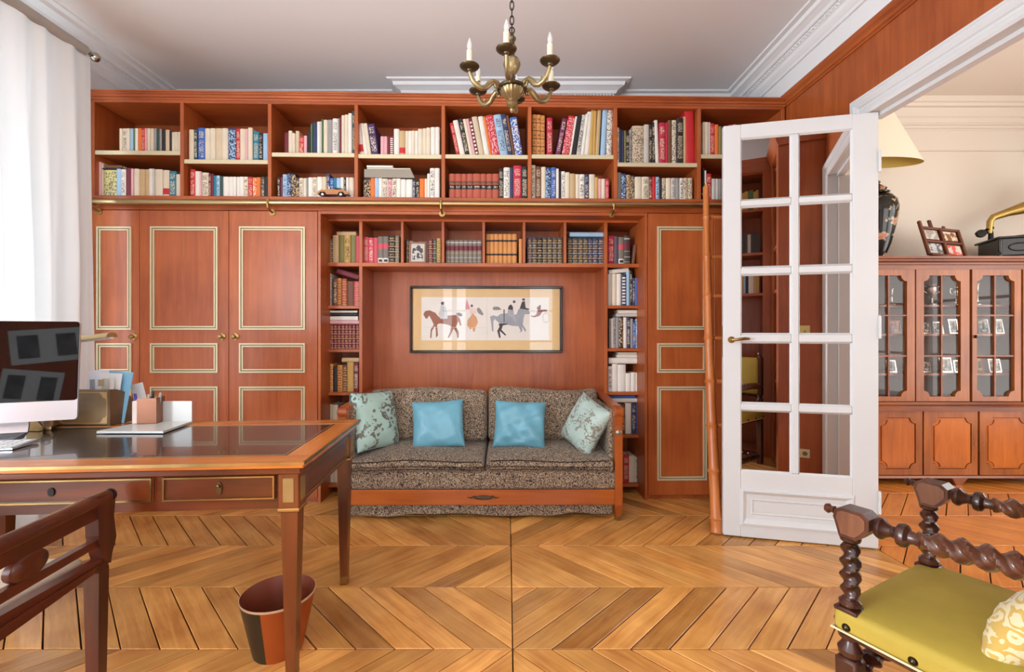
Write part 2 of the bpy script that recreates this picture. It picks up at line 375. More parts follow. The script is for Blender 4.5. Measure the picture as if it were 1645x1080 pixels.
# door casing (white) around opening 1.38..2.5, z 2.40
def casing():
    PR = [(0,0),(0,.012),(.012,.02),(.03,.02),(.036,.014),(.05,.014),(.056,.022),(.075,.03),(.09,.03),(.098,.022),(.11,.022),(.115,0)]
    m = MB()
    path = [((1.385, 0), (-1, 0)), ((1.385, 2.385), (-1, 1)), ((2.5, 2.385), (1, 1)), ((2.5, 0), (1, 0))]
    n = len(PR); vs = []
    for (py, pz), (dy, dz) in path:
        for d, h in PR: vs.append((1.985-h, py+dy*d, pz+dz*d))
    m.add(vs, [(k*n+i, k*n+i+1, (k+1)*n+i+1, (k+1)*n+i) for k in range(3) for i in range(n-1)])
    # jamb lining
    m.box(1.985, 2.075, 1.36, 1.385, 0, 2.41); m.box(1.985, 2.03, 2.5, 2.525, 0, 2.41); m.box(1.985, 2.03, 1.36, 2.525, 2.385, 2.41)
    m.box(2.03, 2.075, 1.36, 2.525, 2.365, 2.41)
    struct(m.build('trim_6', WHITE), 'white moulded door casing around the wide opening')
casing()
# far room shell
def farroom():
    XE = 5.0
    b = MB(); b.box(2.05, XE, -1.3, 4.0, H, H+.1); struct(b.build('ceiling', plain('cream ceiling', (226, 216, 204), .85)), 'cream ceiling of the far room')
    b = MB(); b.box(2.05, XE+.1, 4.0, 4.1, 0, H); struct(b.build('wall_back', PLASC), 'cream wall behind the display cabinet')
    b = MB()
    for y0, y1, z0, z1 in ((-1.3,.4,0,H), (2.8,4.0,0,H), (.4,2.8,0,.3), (.4,2.8,2.8,H)): b.box(XE, XE+.1, y0, y1, z0, z1)
    struct(b.build('wall_right', PLASC), 'cream window wall of the far room')
    b = MB()
    for x0, x1, z0, z1 in ((2.05,2.8,0,H), (5.0-.0,5.1,0,H), (2.8,5.0,2.8,H), (2.8,5.0,0,.4)): b.box(x0, x1, -1.4, -1.3, z0, z1)
    struct(b.build('wall_front', PLASC), 'cream window wall of the far room behind the viewpoint')
    window(4, T(5.05, .4, .3) @ RZ(pi/2), 2.4, 2.5, label='tall window at the side of the far room')
    window(5, T(2.8, -1.35, .4), 2.2, 2.4, label='tall window at the rear of the far room')
    pr = [(0,2.955),(.012,2.955),(.016,2.965),(.03,2.97),(.034,2.985),(.05,2.99),(.05,3.0),(.04,3.01),(.04,3.05),(.055,3.06),(.07,3.10),(.075,3.125),(.10,3.128),(.11,3.15),(.125,3.155),(.13,3.2)]
    cornice('trim_7', [(d, z) for d, z in pr], (2.05, 4.0), (XE, 4.0), (0, -1), 'cream layered cornice above the display cabinet', PLASC)
    cornice('trim_8', [(0,2.775),(.014,2.775),(.014,2.785),(.006,2.79),(.006,2.955),(0,2.955)], (2.05, 4.0), (XE, 4.0), (0, -1), 'cream picture rail below the far room cornice', PLASC)
    b = MB(); b.box(2.06, XE, 3.975, 4.0, 0, .12, c=.004); struct(b.build('baseboard_back', WHITE), 'white baseboard behind the display cabinet')
farroom()
b = MB(); b.box(XL, XL+.02, -2.5, 3.0, 0, .2, c=.005); struct(b.build('baseboard_left', WHITE), 'white baseboard under the curtained window')
# ---------------------------------------------------------------- library wall unit frame
BA = .0227; BO = Vector((0, 3.185, 0)); BR = RZ(BA)
def fpx(u, v, d):          # picture point on the plane at depth d of the library unit -> local x, z
    dx = (u-CU)/F; n = Vector((-sin(BA), cos(BA), 0)); p0 = BO+n*d
    D = Vector((dx, 1, 0)); t = n.dot(p0)/n.dot(D); P = D*t
    return (P.x-BO.x)*cos(BA)+(P.y-BO.y)*sin(BA), ZC-(v-CV)/F*P.y
def FX(u, d=0): return fpx(u, CV, d)[0]
def FZ(v, u=CU, d=0): return fpx(u, v, d)[1]
def FW(x, y, z=0):
    p = BR @ Vector((x, y, 0)); return (BO.x+p.x, BO.y+p.y, z)
class Unit:
    def __init__(s, name, label, cat, x, y, z=0):
        s.o = (x, y, z); s.root = thing(name, label, cat, FW(x, y, z), BA)
    def mb(s): return MB(T(-s.o[0], -s.o[1], -s.o[2]))
TOPZ = 2.822; ZB = FZ(318, 700); XLb, XRb = FX(148), 2.0/cos(BA)-.03
DIV = [FX(u) for u in (148.5, 292, 433, 572, 712, 851, 989, 1123.5)]+[XRb-.013]
UP = Unit('bookcase', 'long cherry wood upper bookcase of eight open bays filled with books', 'bookcase', 0, 0, ZB-.03)
zt = 2.765; D1 = .37
b = UP.mb(); b.box(XLb-.012, XRb, .30+.05, D1, ZB, zt+.03); b.build('back_panel', W_CH, UP.root)
b = UP.mb(); b.box(XLb-.012, XRb, 0, .35, zt, zt+.022, c=.002); b.build('top_board', W_CHX, UP.root)
b = UP.mb(); b.box(XLb-.012, XRb, -.012, .35, ZB-.026, ZB, c=.003); b.build('bottom_board', W_CHX, UP.root)
for x in DIV:
    b = UP.mb(); b.box(x-.0125, x+.0125, 0, .349, ZB, zt, c=.002); b.build('divider', W_CH, UP.root)
prof = [(.02, zt+.02), (-.004, zt+.02), (-.006, zt+.03), (-.016, zt+.034), (-.018, zt+.045), (-.03, zt+.052), (-.032, zt+.06), (-.04, zt+.066), (-.04, TOPZ), (.36, TOPZ), (.36, zt+.03), (.02, zt+.03)]
b = UP.mb(); b.prism([(y, z) for y, z in prof], XLb-.03, XRb, 'YZ'); b.build('cornice', W_CHX, UP.root)
SHV = [245, 259.5, 248.5, 251, 251.5, 251.5, 264.5, 251.5]; SHZ = []
for i, v in enumerate(SHV):
    u = (148, 292, 433, 572, 712, 851, 989, 1123, 1260)
    z = FZ(v, (u[i]+u[i+1])/2); SHZ.append(z+.011)
    b = UP.mb(); b.box(DIV[i]+.0127, DIV[i+1]-.0127, .012, .349, z-.010, z+.011); s_ = b.build('shelf', W_CHX, UP.root)
    b = UP.mb(); b.M = T(0,0,0); b = MB(T(-UP.o[0], -UP.o[1], -UP.o[2])); b.box(DIV[i]+.0127, DIV[i+1]-.0127, .004, .012, z-.014, z+.015, c=.002)
    e = b.build('shelf_edging', GILT, s_)
# fascia below and rail
b = UP.mb(); b.box(XLb-.012, XRb, .004, .03, FZ(339, 600), ZB-.026, c=.002); b.build('fascia', W_CHX, UP.root)
RZL = FZ(327.5, 700, -.05)
rail = Unit('ladder_rail', 'long brass ladder rail running along below the upper bookcase', 'rail', 0, -.05, RZL)
b = rail.mb(); b.tube([(XLb-.01+k*(XRb-XLb)/12, -.05, RZL) for k in range(13)], .019, 12); b.build('rail', BRASSP, rail.root, True)
for u in (149, 432, 709, 985, 1240):
    x = FX(u, -.05); b = rail.mb()
    b.tube([(x, .0, RZL-.055), (x, -.03, RZL-.05), (x, -.068, RZL-.035), (x, -.078, RZL), (x, -.055, RZL+.02)], [.008,.008,.007,.006,.005], 8)
    b.lathe([(0,-.004), (.022,-.004), (.022,.002), (.012,.006), (0,.008)], 14, (x, -.002, RZL-.055), ax='Y')
    b.box(x-.012, x+.012, -.072, -.03, RZL-.022, RZL+.022, c=.006)
    b.build('bracket', BRASS, rail.root, True)
# ---- cupboards with gilt mouldings
FASZ = FZ(339.5, 600); FLZ = .035
def gilt(mb, x0, x1, z0, z1, y):
    for k, (o, wd, h, mi) in enumerate(((0, .010, .010, 0), (.010, .008, .004, 1), (.018, .008, .008, 0))):
        a0, a1, c0, c1 = x0+o, x1-o, z0+o, z1-o
        mb.box(a0, a1, y-h, y+.002, c1-wd, c1, mi); mb.box(a0, a1, y-h, y+.002, c0, c0+wd, mi)
        mb.box(a0, a0+wd, y-h, y+.002, c0+wd, c1-wd, mi); mb.box(a1-wd, a1, y-h, y+.002, c0+wd, c1-wd, mi)
def cupboard(name, label, ux0, ux1, doors, xr=None):
    x0, x1 = FX(ux0), (FX(ux1) if xr is None else xr)
    U = Unit(name, label, 'cabinet', x0, 0, 0)
    b = U.mb(); b.box(x0, x0+.02, .02, .35, 0, FASZ-.001); b.box(x1-.02, x1, .02, .35, 0, FASZ-.001); b.box(x0+.02, x1-.02, .33, .35, 0, FASZ-.001); b.box(x0+.02, x1-.02, .04, .33, FASZ-.021, FASZ-.001); b.box(x0+.02, x1-.02, .03, .05, 0, .07)
    b.build('carcass', W_CH, U.root)
    for (du0, du1, mu0, mu1, knob) in doors:
        a0, a1 = FX(du0)+.0015, min(FX(du1)-.0015, x1)
        b = U.mb(); b.box(a0, a1, .0, .019, FLZ, FASZ-.003, c=.0015); d = b.build('door', W_CH, U.root)
        m0, m1 = FX(mu0), FX(mu1)
        for v0, v1 in ((364.5, 530), (551.5, 599), (621, 771.5)):
            b = U.mb(); gilt(b, m0, m1, FZ(v1, (du0+du1)/2), FZ(v0, (du0+du1)/2), 0); b.build('panel_moulding', [GILT, GILTD], d)
        if knob:
            kx, kz = fpx(knob, 541, 0); b = U.mb()
            b.lathe([(0,.001), (.018,.001), (.02,-.003), (.008,-.008), (.007,-.022), (.014,-.03), (.016,-.036), (.012,-.043), (0,-.046)], 14, (kx, 0, kz), ax='Y')
            b.prism([(kx, kz+.03), (kx-.009, kz+.014), (kx-.009, kz-.014), (kx, kz-.03), (kx+.009, kz-.014), (kx+.009, kz+.014)], -.004, 0, 'XZ')
            b.build('knob', BRASS, d, True)
cupboard('wall_cupboard', 'tall three-door cherry wood cupboard with gilt mouldings behind the desk', 145.5, 510.5, [(146, 224, 156.5, 212, 216), (224, 367.5, 242.5, 350.5, 357.5), (367.5, 510, 385, 490.5, 379)])
cupboard('wall_cupboard', 'tall cherry wood cupboard with gilt mouldings behind the ladder', 1040.5, 1262, [(1041, 1147, 1055.5, 1135, None), (1147, 1255, 1163, 1243, None)], xr=XRb)
# ---- central recessed shelving
R = .14; DB = .40
cx0, cx1 = FX(510.5), FX(1040.5)
CE = Unit('bookcase', 'central recessed cherry wood bookcase framing the picture niche', 'bookcase', (cx0+cx1)/2, R, 0)
ui = (523, 579.5, 646, 711.5, 777, 842, 908, 973.5, 1030)
VX = [FX(u, R) for u in ui]; zT = FZ(354, 777, R); zS = FZ(425.5, 777, R); yB = R+.26
b = CE.mb(); b.box(cx0+.001, cx0+.02, .0, R+.30, 0, FASZ-.001, c=.001); b.build('side_panel', W_CH, CE.root)
b = CE.mb(); b.box(cx1-.02, cx1-.001, .0, R+.30, 0, FASZ-.001, c=.001); b.build('side_panel', W_CH, CE.root)
b = CE.mb(); b.box(cx0+.02, cx1-.02, .001, R+.3, FASZ-.02, FASZ-.001); b.box(cx0+.02, cx1-.02, R+.01, R+.03, zT+.012, FASZ-.02); b.build('head_board', W_CHX, CE.root)
b = CE.mb(); b.box(cx0+.02, cx1-.02, R+.3, R+.32, 0, FASZ); b.build('back_panel', W_CH, CE.root)
b = CE.mb(); b.box(cx0+.02, cx1-.02, R, R+.299, zT-.012, zT+.012, c=.002); b.build('top_board', W_CHX, CE.root)
b = CE.mb(); b.box(VX[0]-.01, VX[-1]+.01, R, R+.299, zS-.015, zS+.013, c=.002); b.build('shelf', W_CHX, CE.root)
for k, x in enumerate(VX):
    z0 = 0 if k in (0, 1, 7, 8) else zS+.013
    if k in (1, 7):
        b = CE.mb(); b.box(x-.012, x+.012, R-.002, R+.299, 0, zT-.012, c=.002); b.build('upright', W_CH, CE.root)
    else:
        b = CE.mb(); b.box(x-.01, x+.01, R+.002, R+.299, z0, zT-.012, c=.002); b.build('divider', W_CH, CE.root)
SL = []; SR = []
for v in (493.5, 563.5, 633, 703, 781):
    z = FZ(v, 550, R); SL.append(z+.010); b = CE.mb(); b.box(VX[0]+.01, VX[1]-.012, R+.004, R+.299, z-.012, z+.010, c=.002); b.build('shelf', W_CHX, CE.root)
for v in (493, 562, 632.5, 701.5, 780.5):
    z = FZ(v, 1003, R); SR.append(z+.010); b = CE.mb(); b.box(VX[7]+.012, VX[8]-.01, R+.004, R+.299, z-.012, z+.010, c=.002); b.build('shelf', W_CHX, CE.root)
# ---------------------------------------------------------------- books
COLS = dict(wh=((228,224,214),'white'), cr=((220,208,184),'cream'), ta=((196,168,124),'tan'), tn=((208,190,160),'beige'), gy=((150,148,146),'grey'), lg=((198,194,186),'light grey'),
 bk=((34,32,34),'black'), dk=((70,66,64),'charcoal'), rd=((196,38,44),'red'), cm=((190,30,66),'crimson'), mr=((112,34,48),'maroon'), nv=((44,56,92),'navy'), bl=((52,98,178),'blue'), lb=((158,192,220),'pale blue'),
 te=((30,118,140),'teal'), dg=((46,76,70),'dark green'), gn=((78,110,70),'green'), ol=((128,124,70),'olive'), ye=((214,204,130),'pale yellow'), gd=((196,158,84),'gold'), or_=((226,116,44),'orange'),
 br=((112,70,46),'brown'), pk=((222,168,172),'pink'), ro=((206,80,96),'rose'), pu=((110,42,84),'plum'), rs=((176,84,62),'terracotta'), le=((206,140,74),'tan leather'), dn=((86,78,92),'slate'), gr=((122,114,104),'grey-brown'), vi=((66,44,92),'violet'))
COLS['or'] = COLS.pop('or_')
INK = {True: (52, 44, 44), False: (214, 200, 170)}
def bookmat(c):
    return plain('book cover '+COLS[c][1], COLS[c][0], .55, var=.06)
PAGES = plain('book pages', (226, 216, 194), .8, var=.05)
def inkmat(c, c2, th, sc):
    nm = 'printed spine %s %s' % (COLS[c][1], COLS[c2][1] if isinstance(c2, str) else ('dark' if c2 == INK[True] else 'light')) + (' ornate' if th < .5 else '')
    if nm in MATS: return MATS[nm]
    m, nt, b = _mat(nm); N = nt.nodes.new; L = nt.links.new; a = s2l(COLS[c][0]); d = s2l(COLS[c2][0] if isinstance(c2, str) else c2)
    tc = N('ShaderNodeTexCoord'); mp = N('ShaderNodeMapping'); mp.inputs['Scale'].default_value = sc; oi = N('ShaderNodeObjectInfo')
    ad = N('ShaderNodeVectorMath'); ad.operation = 'MULTIPLY_ADD'; ad.inputs[1].default_value = (3, 7, 5); L(oi.outputs['Random'], ad.inputs[0]); L(tc.outputs['Object'], ad.inputs[2]); L(ad.outputs[0], mp.inputs[0])
    n = N('ShaderNodeTexNoise'); n.inputs['Scale'].default_value = 1; n.inputs['Detail'].default_value = 2; L(mp.outputs[0], n.inputs['Vector'])
    r = N('ShaderNodeValToRGB'); r.color_ramp.elements[0].position = th; r.color_ramp.elements[1].position = th+.03; r.color_ramp.elements[0].color = (*a, 1); r.color_ramp.elements[1].color = (*d, 1)
    L(n.outputs['Fac'], r.inputs['Fac']); L(r.outputs['Color'], b.inputs['Base Color']); b.inputs['Roughness'].default_value = .5; MATS[nm] = m; return m
LIGHT = ('wh','cr','ta','tn','lg','lb','ye','pk','gd','le','or','gy')
def bookmesh(wd, h, dep, c, deco, parent=None):
    """upright book, base at origin, spine towards -y, from y=0 back to dep"""
    lv = [0, h]; mats = [bookmat(c), PAGES]; band = {}
    lum = c in LIGHT; ink = INK[lum]
    def mid(m):
        if m not in mats: mats.append(m)
        return mats.index(m)
    segs = []  # (z0,z1,matindex,only centre)
    if deco == 't': segs = [(.12, .62, mid(inkmat(c, ink, .52, (160, 160, 230))), 1), (.7, .9, mid(inkmat(c, ink, .5, (120, 120, 260))), 1)]
    elif deco == 'o': segs = [(.05, .95, mid(inkmat(c, {'nv':'lb','bk':'ta','dk':'ta','ta':'br','rd':'pk','bl':'wh','ye':'gr','or':'cr','tn':'gr'}.get(c, 'ro' if not lum else 'gr'), (.51), (120, 120, 90))), 0)]
    elif deco == 'l': segs = [(.40, .58, mid(bookmat('bk')), 0), (.62, .72, mid(bookmat('br')), 0), (.45, .53, mid(inkmat('bk', INK[False], .52, (200,200,300))), 1)]
    elif deco == 'm': segs = [(.08, .10, mid(bookmat('gd')), 0), (.25, .27, mid(bookmat('lg')), 0), (.45, .47, mid(bookmat('gd')), 0), (.56, .76, mid(bookmat('mr')), 0), (.88, .92, mid(bookmat('lg')), 0)]
    elif deco == 'b': segs = [(k*.19+.03, k*.19+.055, mid(bookmat('ta' if not lum else 'br')), 0) for k in range(5)]+[(k*.19+.10, k*.19+.155, mid(inkmat(c, 'gd' if not lum else 'br', .48, (150,150,150))), 1) for k in range(5)]
    elif deco == 'c': segs = [(.28, .34, mid(bookmat('bk')), 0), (.74, .80, mid(bookmat('bk')), 0)]
    elif deco == 'r': segs = [(.12, .34, mid(bookmat('rd')), 0)]
    elif deco == 'q': segs = [(.02, .2, mid(bookmat('wh')), 0), (.06, .15, mid(bookmat('bk')), 1), (.55, .74, mid(bookmat('ro')), 0)]
    elif deco == 's': segs = [(k*.1+.06, k*.1+.11, mid(bookmat('wh')), 1) for k in range(9)]
    for s in segs: lv += [s[0]*h, s[1]*h]
    lv = sorted(set(round(x, 5) for x in lv))
    x0, x1 = -wd/2+.0004, wd/2-.0004; bul = min(.006, wd*.16); arc = [(x0, bul*1.1), (x0+wd*.16, bul*.35), (x0+wd*.34, 0), (x1-wd*.34, 0), (x1-wd*.16, bul*.35), (x1, bul*1.1)]
    m = MB(); n = 6
    vs = [(x, y, z) for z in lv for x, y in arc]; fs = []; ms = []
    for i in range(len(lv)-1):
        zm = (lv[i]+lv[i+1])/2/h
        for k in range(n-1):
            mi = 0
            for s in segs:
                if s[0] < zm < s[1] and (not s[3] or k in (1, 2, 3)): mi = s[2]
            fs.append((i*n+k, i*n+k+1, (i+1)*n+k+1, (i+1)*n+k)); ms.append(mi)
    m.v = vs; m.f = fs; m.m = ms
    # covers + pages
    e = min(.0025, wd*.18)
    m.box(x0, x0+e, bul*1.1, dep, 0, h, 0); m.box(x1-e, x1, bul*1.1, dep, 0, h, 0)
    m.box(x0+e, x1-e, bul*1.1, dep-.004, .003, h-.004, 1)
    m.add([(x, y, h) for x, y in arc]+[(x1, bul*1.1+.004, h), (x0, bul*1.1+.004, h)], [tuple(range(8))], 0)
    return m, mats
ORD = 'first second third fourth fifth sixth seventh eighth ninth tenth eleventh twelfth thirteenth fourteenth fifteenth sixteenth seventeenth eighteenth nineteenth twentieth'.split()
ORD += ['twenty-'+o for o in ORD[:9]]
SZ = {}
def parse(tok):
    c = tok[:2]; i = 2; wd = ''
    while i < len(tok) and (tok[i].isdigit() or tok[i] == '.'): wd += tok[i]; i += 1
    wd = float(wd); top = None; deco = ''; lean = 0
    while i < len(tok):
        ch = tok[i]; i += 1
        if ch == '/':
            n = ''
            while i < len(tok) and (tok[i].isdigit() or tok[i] == '.'): n += tok[i]; i += 1
            top = float(n)
        elif ch == '!': deco = tok[i]; i += 1
        elif ch == '~':
            n = ''
            while i < len(tok) and tok[i] in '-.0123456789': n += tok[i]; i += 1
            lean = float(n)
    return c, wd, top, deco, lean
NB = 0; PEND = []
def shelf_books(u0, u1, zbase, d, spec, where, group, dep=.15):
    global NB
    toks = [parse(t) for t in spec.split()]; tot = sum(t[1] for t in toks); sc = (u1-u0)/tot; u = u0; top = None; idx = 0
    for c, wd, tp, deco, lean in toks:
        if tp: top = tp
        w_ = wd*sc; um = u+w_/2
        if c == '__': u += w_; continue
        xa, xb = FX(u, d), FX(u+w_, d); z1 = FZ(top, um, d); h = (z1-zbase)
        wid = xb-xa
        if lean: h = (h-abs(sin(radians(lean)))*wid*.5)/cos(radians(lean)); wid *= cos(radians(lean))
        m, mats = bookmesh(wid, h, dep*(.9+.15*random.random()), c, deco)
        NB += 1
        fat = 'thick ' if wd >= 11 else ('thin ' if wd <= 4 else '')
        st = {'t': ' with lettered spine', 'o': ' with patterned spine', 'l': ' with dark spine label', 'm': ' with maroon spine label', 'b': ' with banded gilt spine', 'c': ' with two dark bands', 'r': ' with red block at foot', 'q': ' with white label at foot', 's': ' with striped spine'}.get(deco, '')
        if lean: fat = 'leaning '+fat
        lab = '%s%s book%s, %s from left %s' % (fat, COLS[c][1], '', ORD[min(idx, 28)], where)
        idx += 1
        lift = abs(sin(radians(lean)))*wid/2 if lean else 0
        PEND.append((w_*h, m, mats, Matrix.Translation(FW((xa+xb)/2, d+random.uniform(0, .006), zbase+.0006+lift)) @ (RZ(BA) @ RY(radians(lean))), lab, group))
        u += w_
def flat_book(u0, u1, v0, v1, d, c, label, group, dep=.14, tilt=0, zb=None):
    xa, xb = FX(u0, d), FX(u1, d); um = (u0+u1)/2; z0, z1 = FZ(v1, um, d), FZ(v0, um, d)
    if zb is not None: z0, z1 = zb, zb+(z1-z0)
    m, mats = bookmesh(z1-z0, xb-xa, dep, c, '')
    R3 = RZ(BA) @ RY(pi/2+radians(tilt)); p = Matrix.Rotation(radians(tilt), 3, 'Y') @ Vector((-(xb-xa)/2, 0, 0))
    PEND.append((9, m, mats, Matrix.Translation(FW((xa+xb)/2+p.x, d, (z0+z1)/2+p.z)) @ R3, label, group))
BAYN = ['first bay by the curtain', 'second bay from the curtain', 'third bay from the curtain', 'fourth bay from the curtain', 'bay below the chandelier', 'bay right of the chandelier', 'seventh bay, left of the ladder', 'last bay behind the ladder']
UPB = [
 (0, 't', 190, 290, "cr5/206 cr8!t cr5 lb6 gn3 wh5 or6/206 rd6!t pk3 cr5/206 cr6 gy5 dg5/207 gy4 bk5 tn7/208 bk4/210 cr5/212 cr6 cr5"),
 (0, 'b', 157, 289, "pk5/260 tn3/262 ye22/273!o lb8/271 wh8/272!t mr9/270 pk4/271 cr9/271 ta10/272 ta6 wh7/271 lg3 cr13/272 cr11/273!r te12/275!t cr7/280"),
 (1, 't', 302, 430, "cr9/208 dg6/208!t bl12/205!t cr9/206 cr9 tn11/206 cr10 nv13/206!o rd7/206!t cr9/207 pk4 cr8/205 te11/211!t bk6/213!t lb9/214"),
 (1, 'b', 304, 430, "rd9/272!t wh8/275 pk3 cr12/277!t mr5/279!t mr4 te5/282 lb6!t dg6/283 wh10/284 wh8 wh5 wh6 wh7 cr7!t rd8/284!t or7/285!o or7 dk7/284!t bk6"),
 (2, 't', 456, 570, "mr7/213 cr6/210 cr5/214 tn6/210 rd8/219!t pk5/218 bk6/209 gn3/199 nv7/197 wh5/195 lg3 gn2/191 cr7/192 gy8/192 wh9/190!t gy3 mr3/188 cr5/185 cr6/184 wh6/182 dg5/178!t"),
 (2, 'b', 445, 568, "bk5/285!t mr4/285 lb8/280!t nv7/278!o bk9/279!o bk6/285!o cr7/286!t cr6 gy3 wh8/285 cr8!t wh9/284 tn8 nv6/279!t bl7/286!t te5 lb7 wh6/285 bk4/285!t wh5 cr9"),
 (3, 't', 578, 706, "wh7/197~-8!r wh6/198~-8 cr6/198~-8 vi12/199~-8!t __3 pk6/219 pk5 mr4 mr7!s wh9/207 ta10/210!r cr5/210 wh6 cr5 wh5 cr8/207 cr6/206 cr7/205 wh8/204 wh7"),
 (3, 'b', 583, 706, "bk11/287!o or7/286 lb6/284 wh5/285 cr9/287!t pk7/288!t cr7/287!t wh6 wh8/288 wh10/288 nv5/289!t bk6!t or8/287 cr4 wh4/279 wh8/270!t wh7/270"),
 (4, 't', 733, 840, "rd6/197~-12!t wh8/193~-12 bk7/191~-11!t cr5~-11 pk4/191~-11 mr5/190~-11!s tn9/187~-11 wh8/187~-10 or4/187~-10 rd12/185~-10!o lb12/184~-10!t nv8/183~-10!t br4/185~-10 bl11/188~-9!o"),
 (4, 'b', 721, 848, "rs9/279!l rs9!l rs8!l rs9!l rs11!l rs8!l rs9!l rs9!l bk7/271!t wh9/269!t nv5/269 cm12/266!t bk9/267!t"),
 (5, 't', 855, 983, "le7/184!b le7!b le6/185!b __3 cm9/189!t __4 pu8/190~11!t __2 rd12/186~10!o wh3/187~9 bk8/185~9 lg7/184~8!t wh5/183~7 wh8/179~5 gd6/177~3 gd4/178~2 ta6/176~3 __2 lb8/170~3 __1 wh9/170~2!o"),
 (5, 'b', 853, 979, "cr7/265!t br9/267!t cr7/268 nv8/269!o bl8/269!t wh4/271 bk4/275 wh6/275!t cr7/277 ta9/279 cr6/280 wh8!t nv7/280!t cr9 gd5/285 pk5/287 cr6/287 cm6/287!t"),
 (6, 't', 991, 1118, "cr4/205!t nv5/207 nv4/210 ol3 bk6/213!t gy5/208!t tn20/202!o lg9/200 bk5/200!t bk6/196!t wh6/193~-2 cm11/197!t cm4 br7/193 cr8/193!o bk12/190!t ta5/187 rd16/178~-2!r"),
 (6, 'b', 991, 1113, "gy7/277 nv8/279!o ta6/281!o dk7/282!o cr11/284 cr11!t mr5!t rd5 lb6!t bk4/286 tn6/286!o cr8 lg7!t gy6 wh6/286!t tn7/286!o tn7!o"),
 (7, 't', 1129, 1185, "cr4/196 cr6 lg3 rd7/198!t or6/200 ol5/203 nv6 cr6 rd6/200 wh7"),
 (7, 'b', 1129, 1180, "bk3/270 wh3/274 rd9/279!t lg6/287 lg5/287 gy5 cr6 wh7 nv6"),
]
for bay, row, u0, u1, sp in UPB:
    zb = SHZ[bay]+.004 if row == 't' else ZB
    shelf_books(u0, u1, zb, .035, sp, 'on %s shelf, %s' % ('upper' if row == 't' else 'lower', BAYN[bay]), 'books in the upper bookcase', dep=.2)
G2 = 'books in the central bookcase'; DM = R+.04
zc_ = zS+.013
for u0, u1, sp, wh in (
 (525, 578, "dk8/384!b ta9/378 ol8/378 gd9/378!t ol8/378 ro6/379", 'first pigeonhole above the picture'),
 (584, 641, "ro7/381!t ro8/382!t ro6/382 gr8/380!q gr8/380!q bk10/378!b gr6/379!b", 'second pigeonhole above the picture'),
 (652, 708, "dk5/385!b gr8/387 br8/388 gr8 gr8 mr8/384!b dg6/384!b gd7/383!b", 'third pigeonhole above the picture'),
 (716, 774, "gr7/386!m gr7!m gr7!m gr7!m gr7!m gr7!m gr7!m gr7!m", 'fourth pigeonhole above the picture'),
 (781, 839, "le6/376!c le6!c le7!c le6!c le7!c le7!c le7!c __3 le5/384", 'fifth pigeonhole above the picture'),
 (847, 904, "dn8/382!b dk8!b bk8!b dk8!b dk8!b dk8!b dk8!b", 'sixth pigeonhole above the picture'),
 (912, 971, "dk7/383!b dk8!b dk7!b dk7!b nv6!b nv8!b nv8!b", 'seventh pigeonhole above the picture'),
 (977, 1020, "cm10/379!t dn7/380 gr9/381!q dk10/379!m __2 br5/394~7", 'last pigeonhole above the picture')):
    shelf_books(u0, u1, zc_, DM, sp, 'in '+wh, G2, dep=.16)
def zat(v, u): return FZ(v, u, DM)
for z, u0, u1, sp, wh in (
 (SL[0], 523, 578, "lg8/440!o __3 br6/448!t le6/447!b rs8/448!b br11/452 ro9/452!b", 'second shelf of left column'),
 (SL[1], 529, 577, "mr6/521!b mr6!b mr6!b mr6!b mr6!b mr6!b mr6!b mr6!b", 'third shelf of left column'),
 (SL[2], 526, 576, "le8/585!b bk6/590 le8/587!b br7/587!b gd10/582 mr8/583!t", 'fourth shelf of left column'),
 (SL[3], 524, 576, "tn8/650 cr8/651 rd5/655 mr10/650 rd7/655 br8/656", 'fifth shelf of left column'),
 (SL[4], 526, 574, "cr9/748 cr9/748 gd8/750 cr9/752 tn9/750", 'lowest shelf of left column'),
 (SR[0], 977, 1026, "wh7/440 cr8/440 wh8/440 nv9/441!s lb6/434 bk5/435!t nv4/447!t bl6/447", 'second shelf of right column'),
 (SR[1], 979, 1029, "gy4/512 wh3 gy5/510!t gy6 bk8/508!o wh6/510 nv7!t gy5/512 bl5/518!t lb8/513!o", 'third shelf of right column'),
 (SR[2], 977, 1028, "wh6/589!t wh9/585 wh12/586 wh8/600 wh7/599 wh6", 'fourth shelf of right column'),
 (SR[3], 979, 1030, "cr9/648 cr8/650 br7/650!t wh9/648 nv7!t bl7/649!t", 'fifth shelf of right column'),
 (SR[4], 982, 1029, "dk3/732 cr9/730 wh6/731!t rd9/731!t cr9/733 lg8/735!t", 'lowest shelf of right column')):
    shelf_books(u0, u1, z, DM, sp, 'on '+wh, G2, dep=.16)
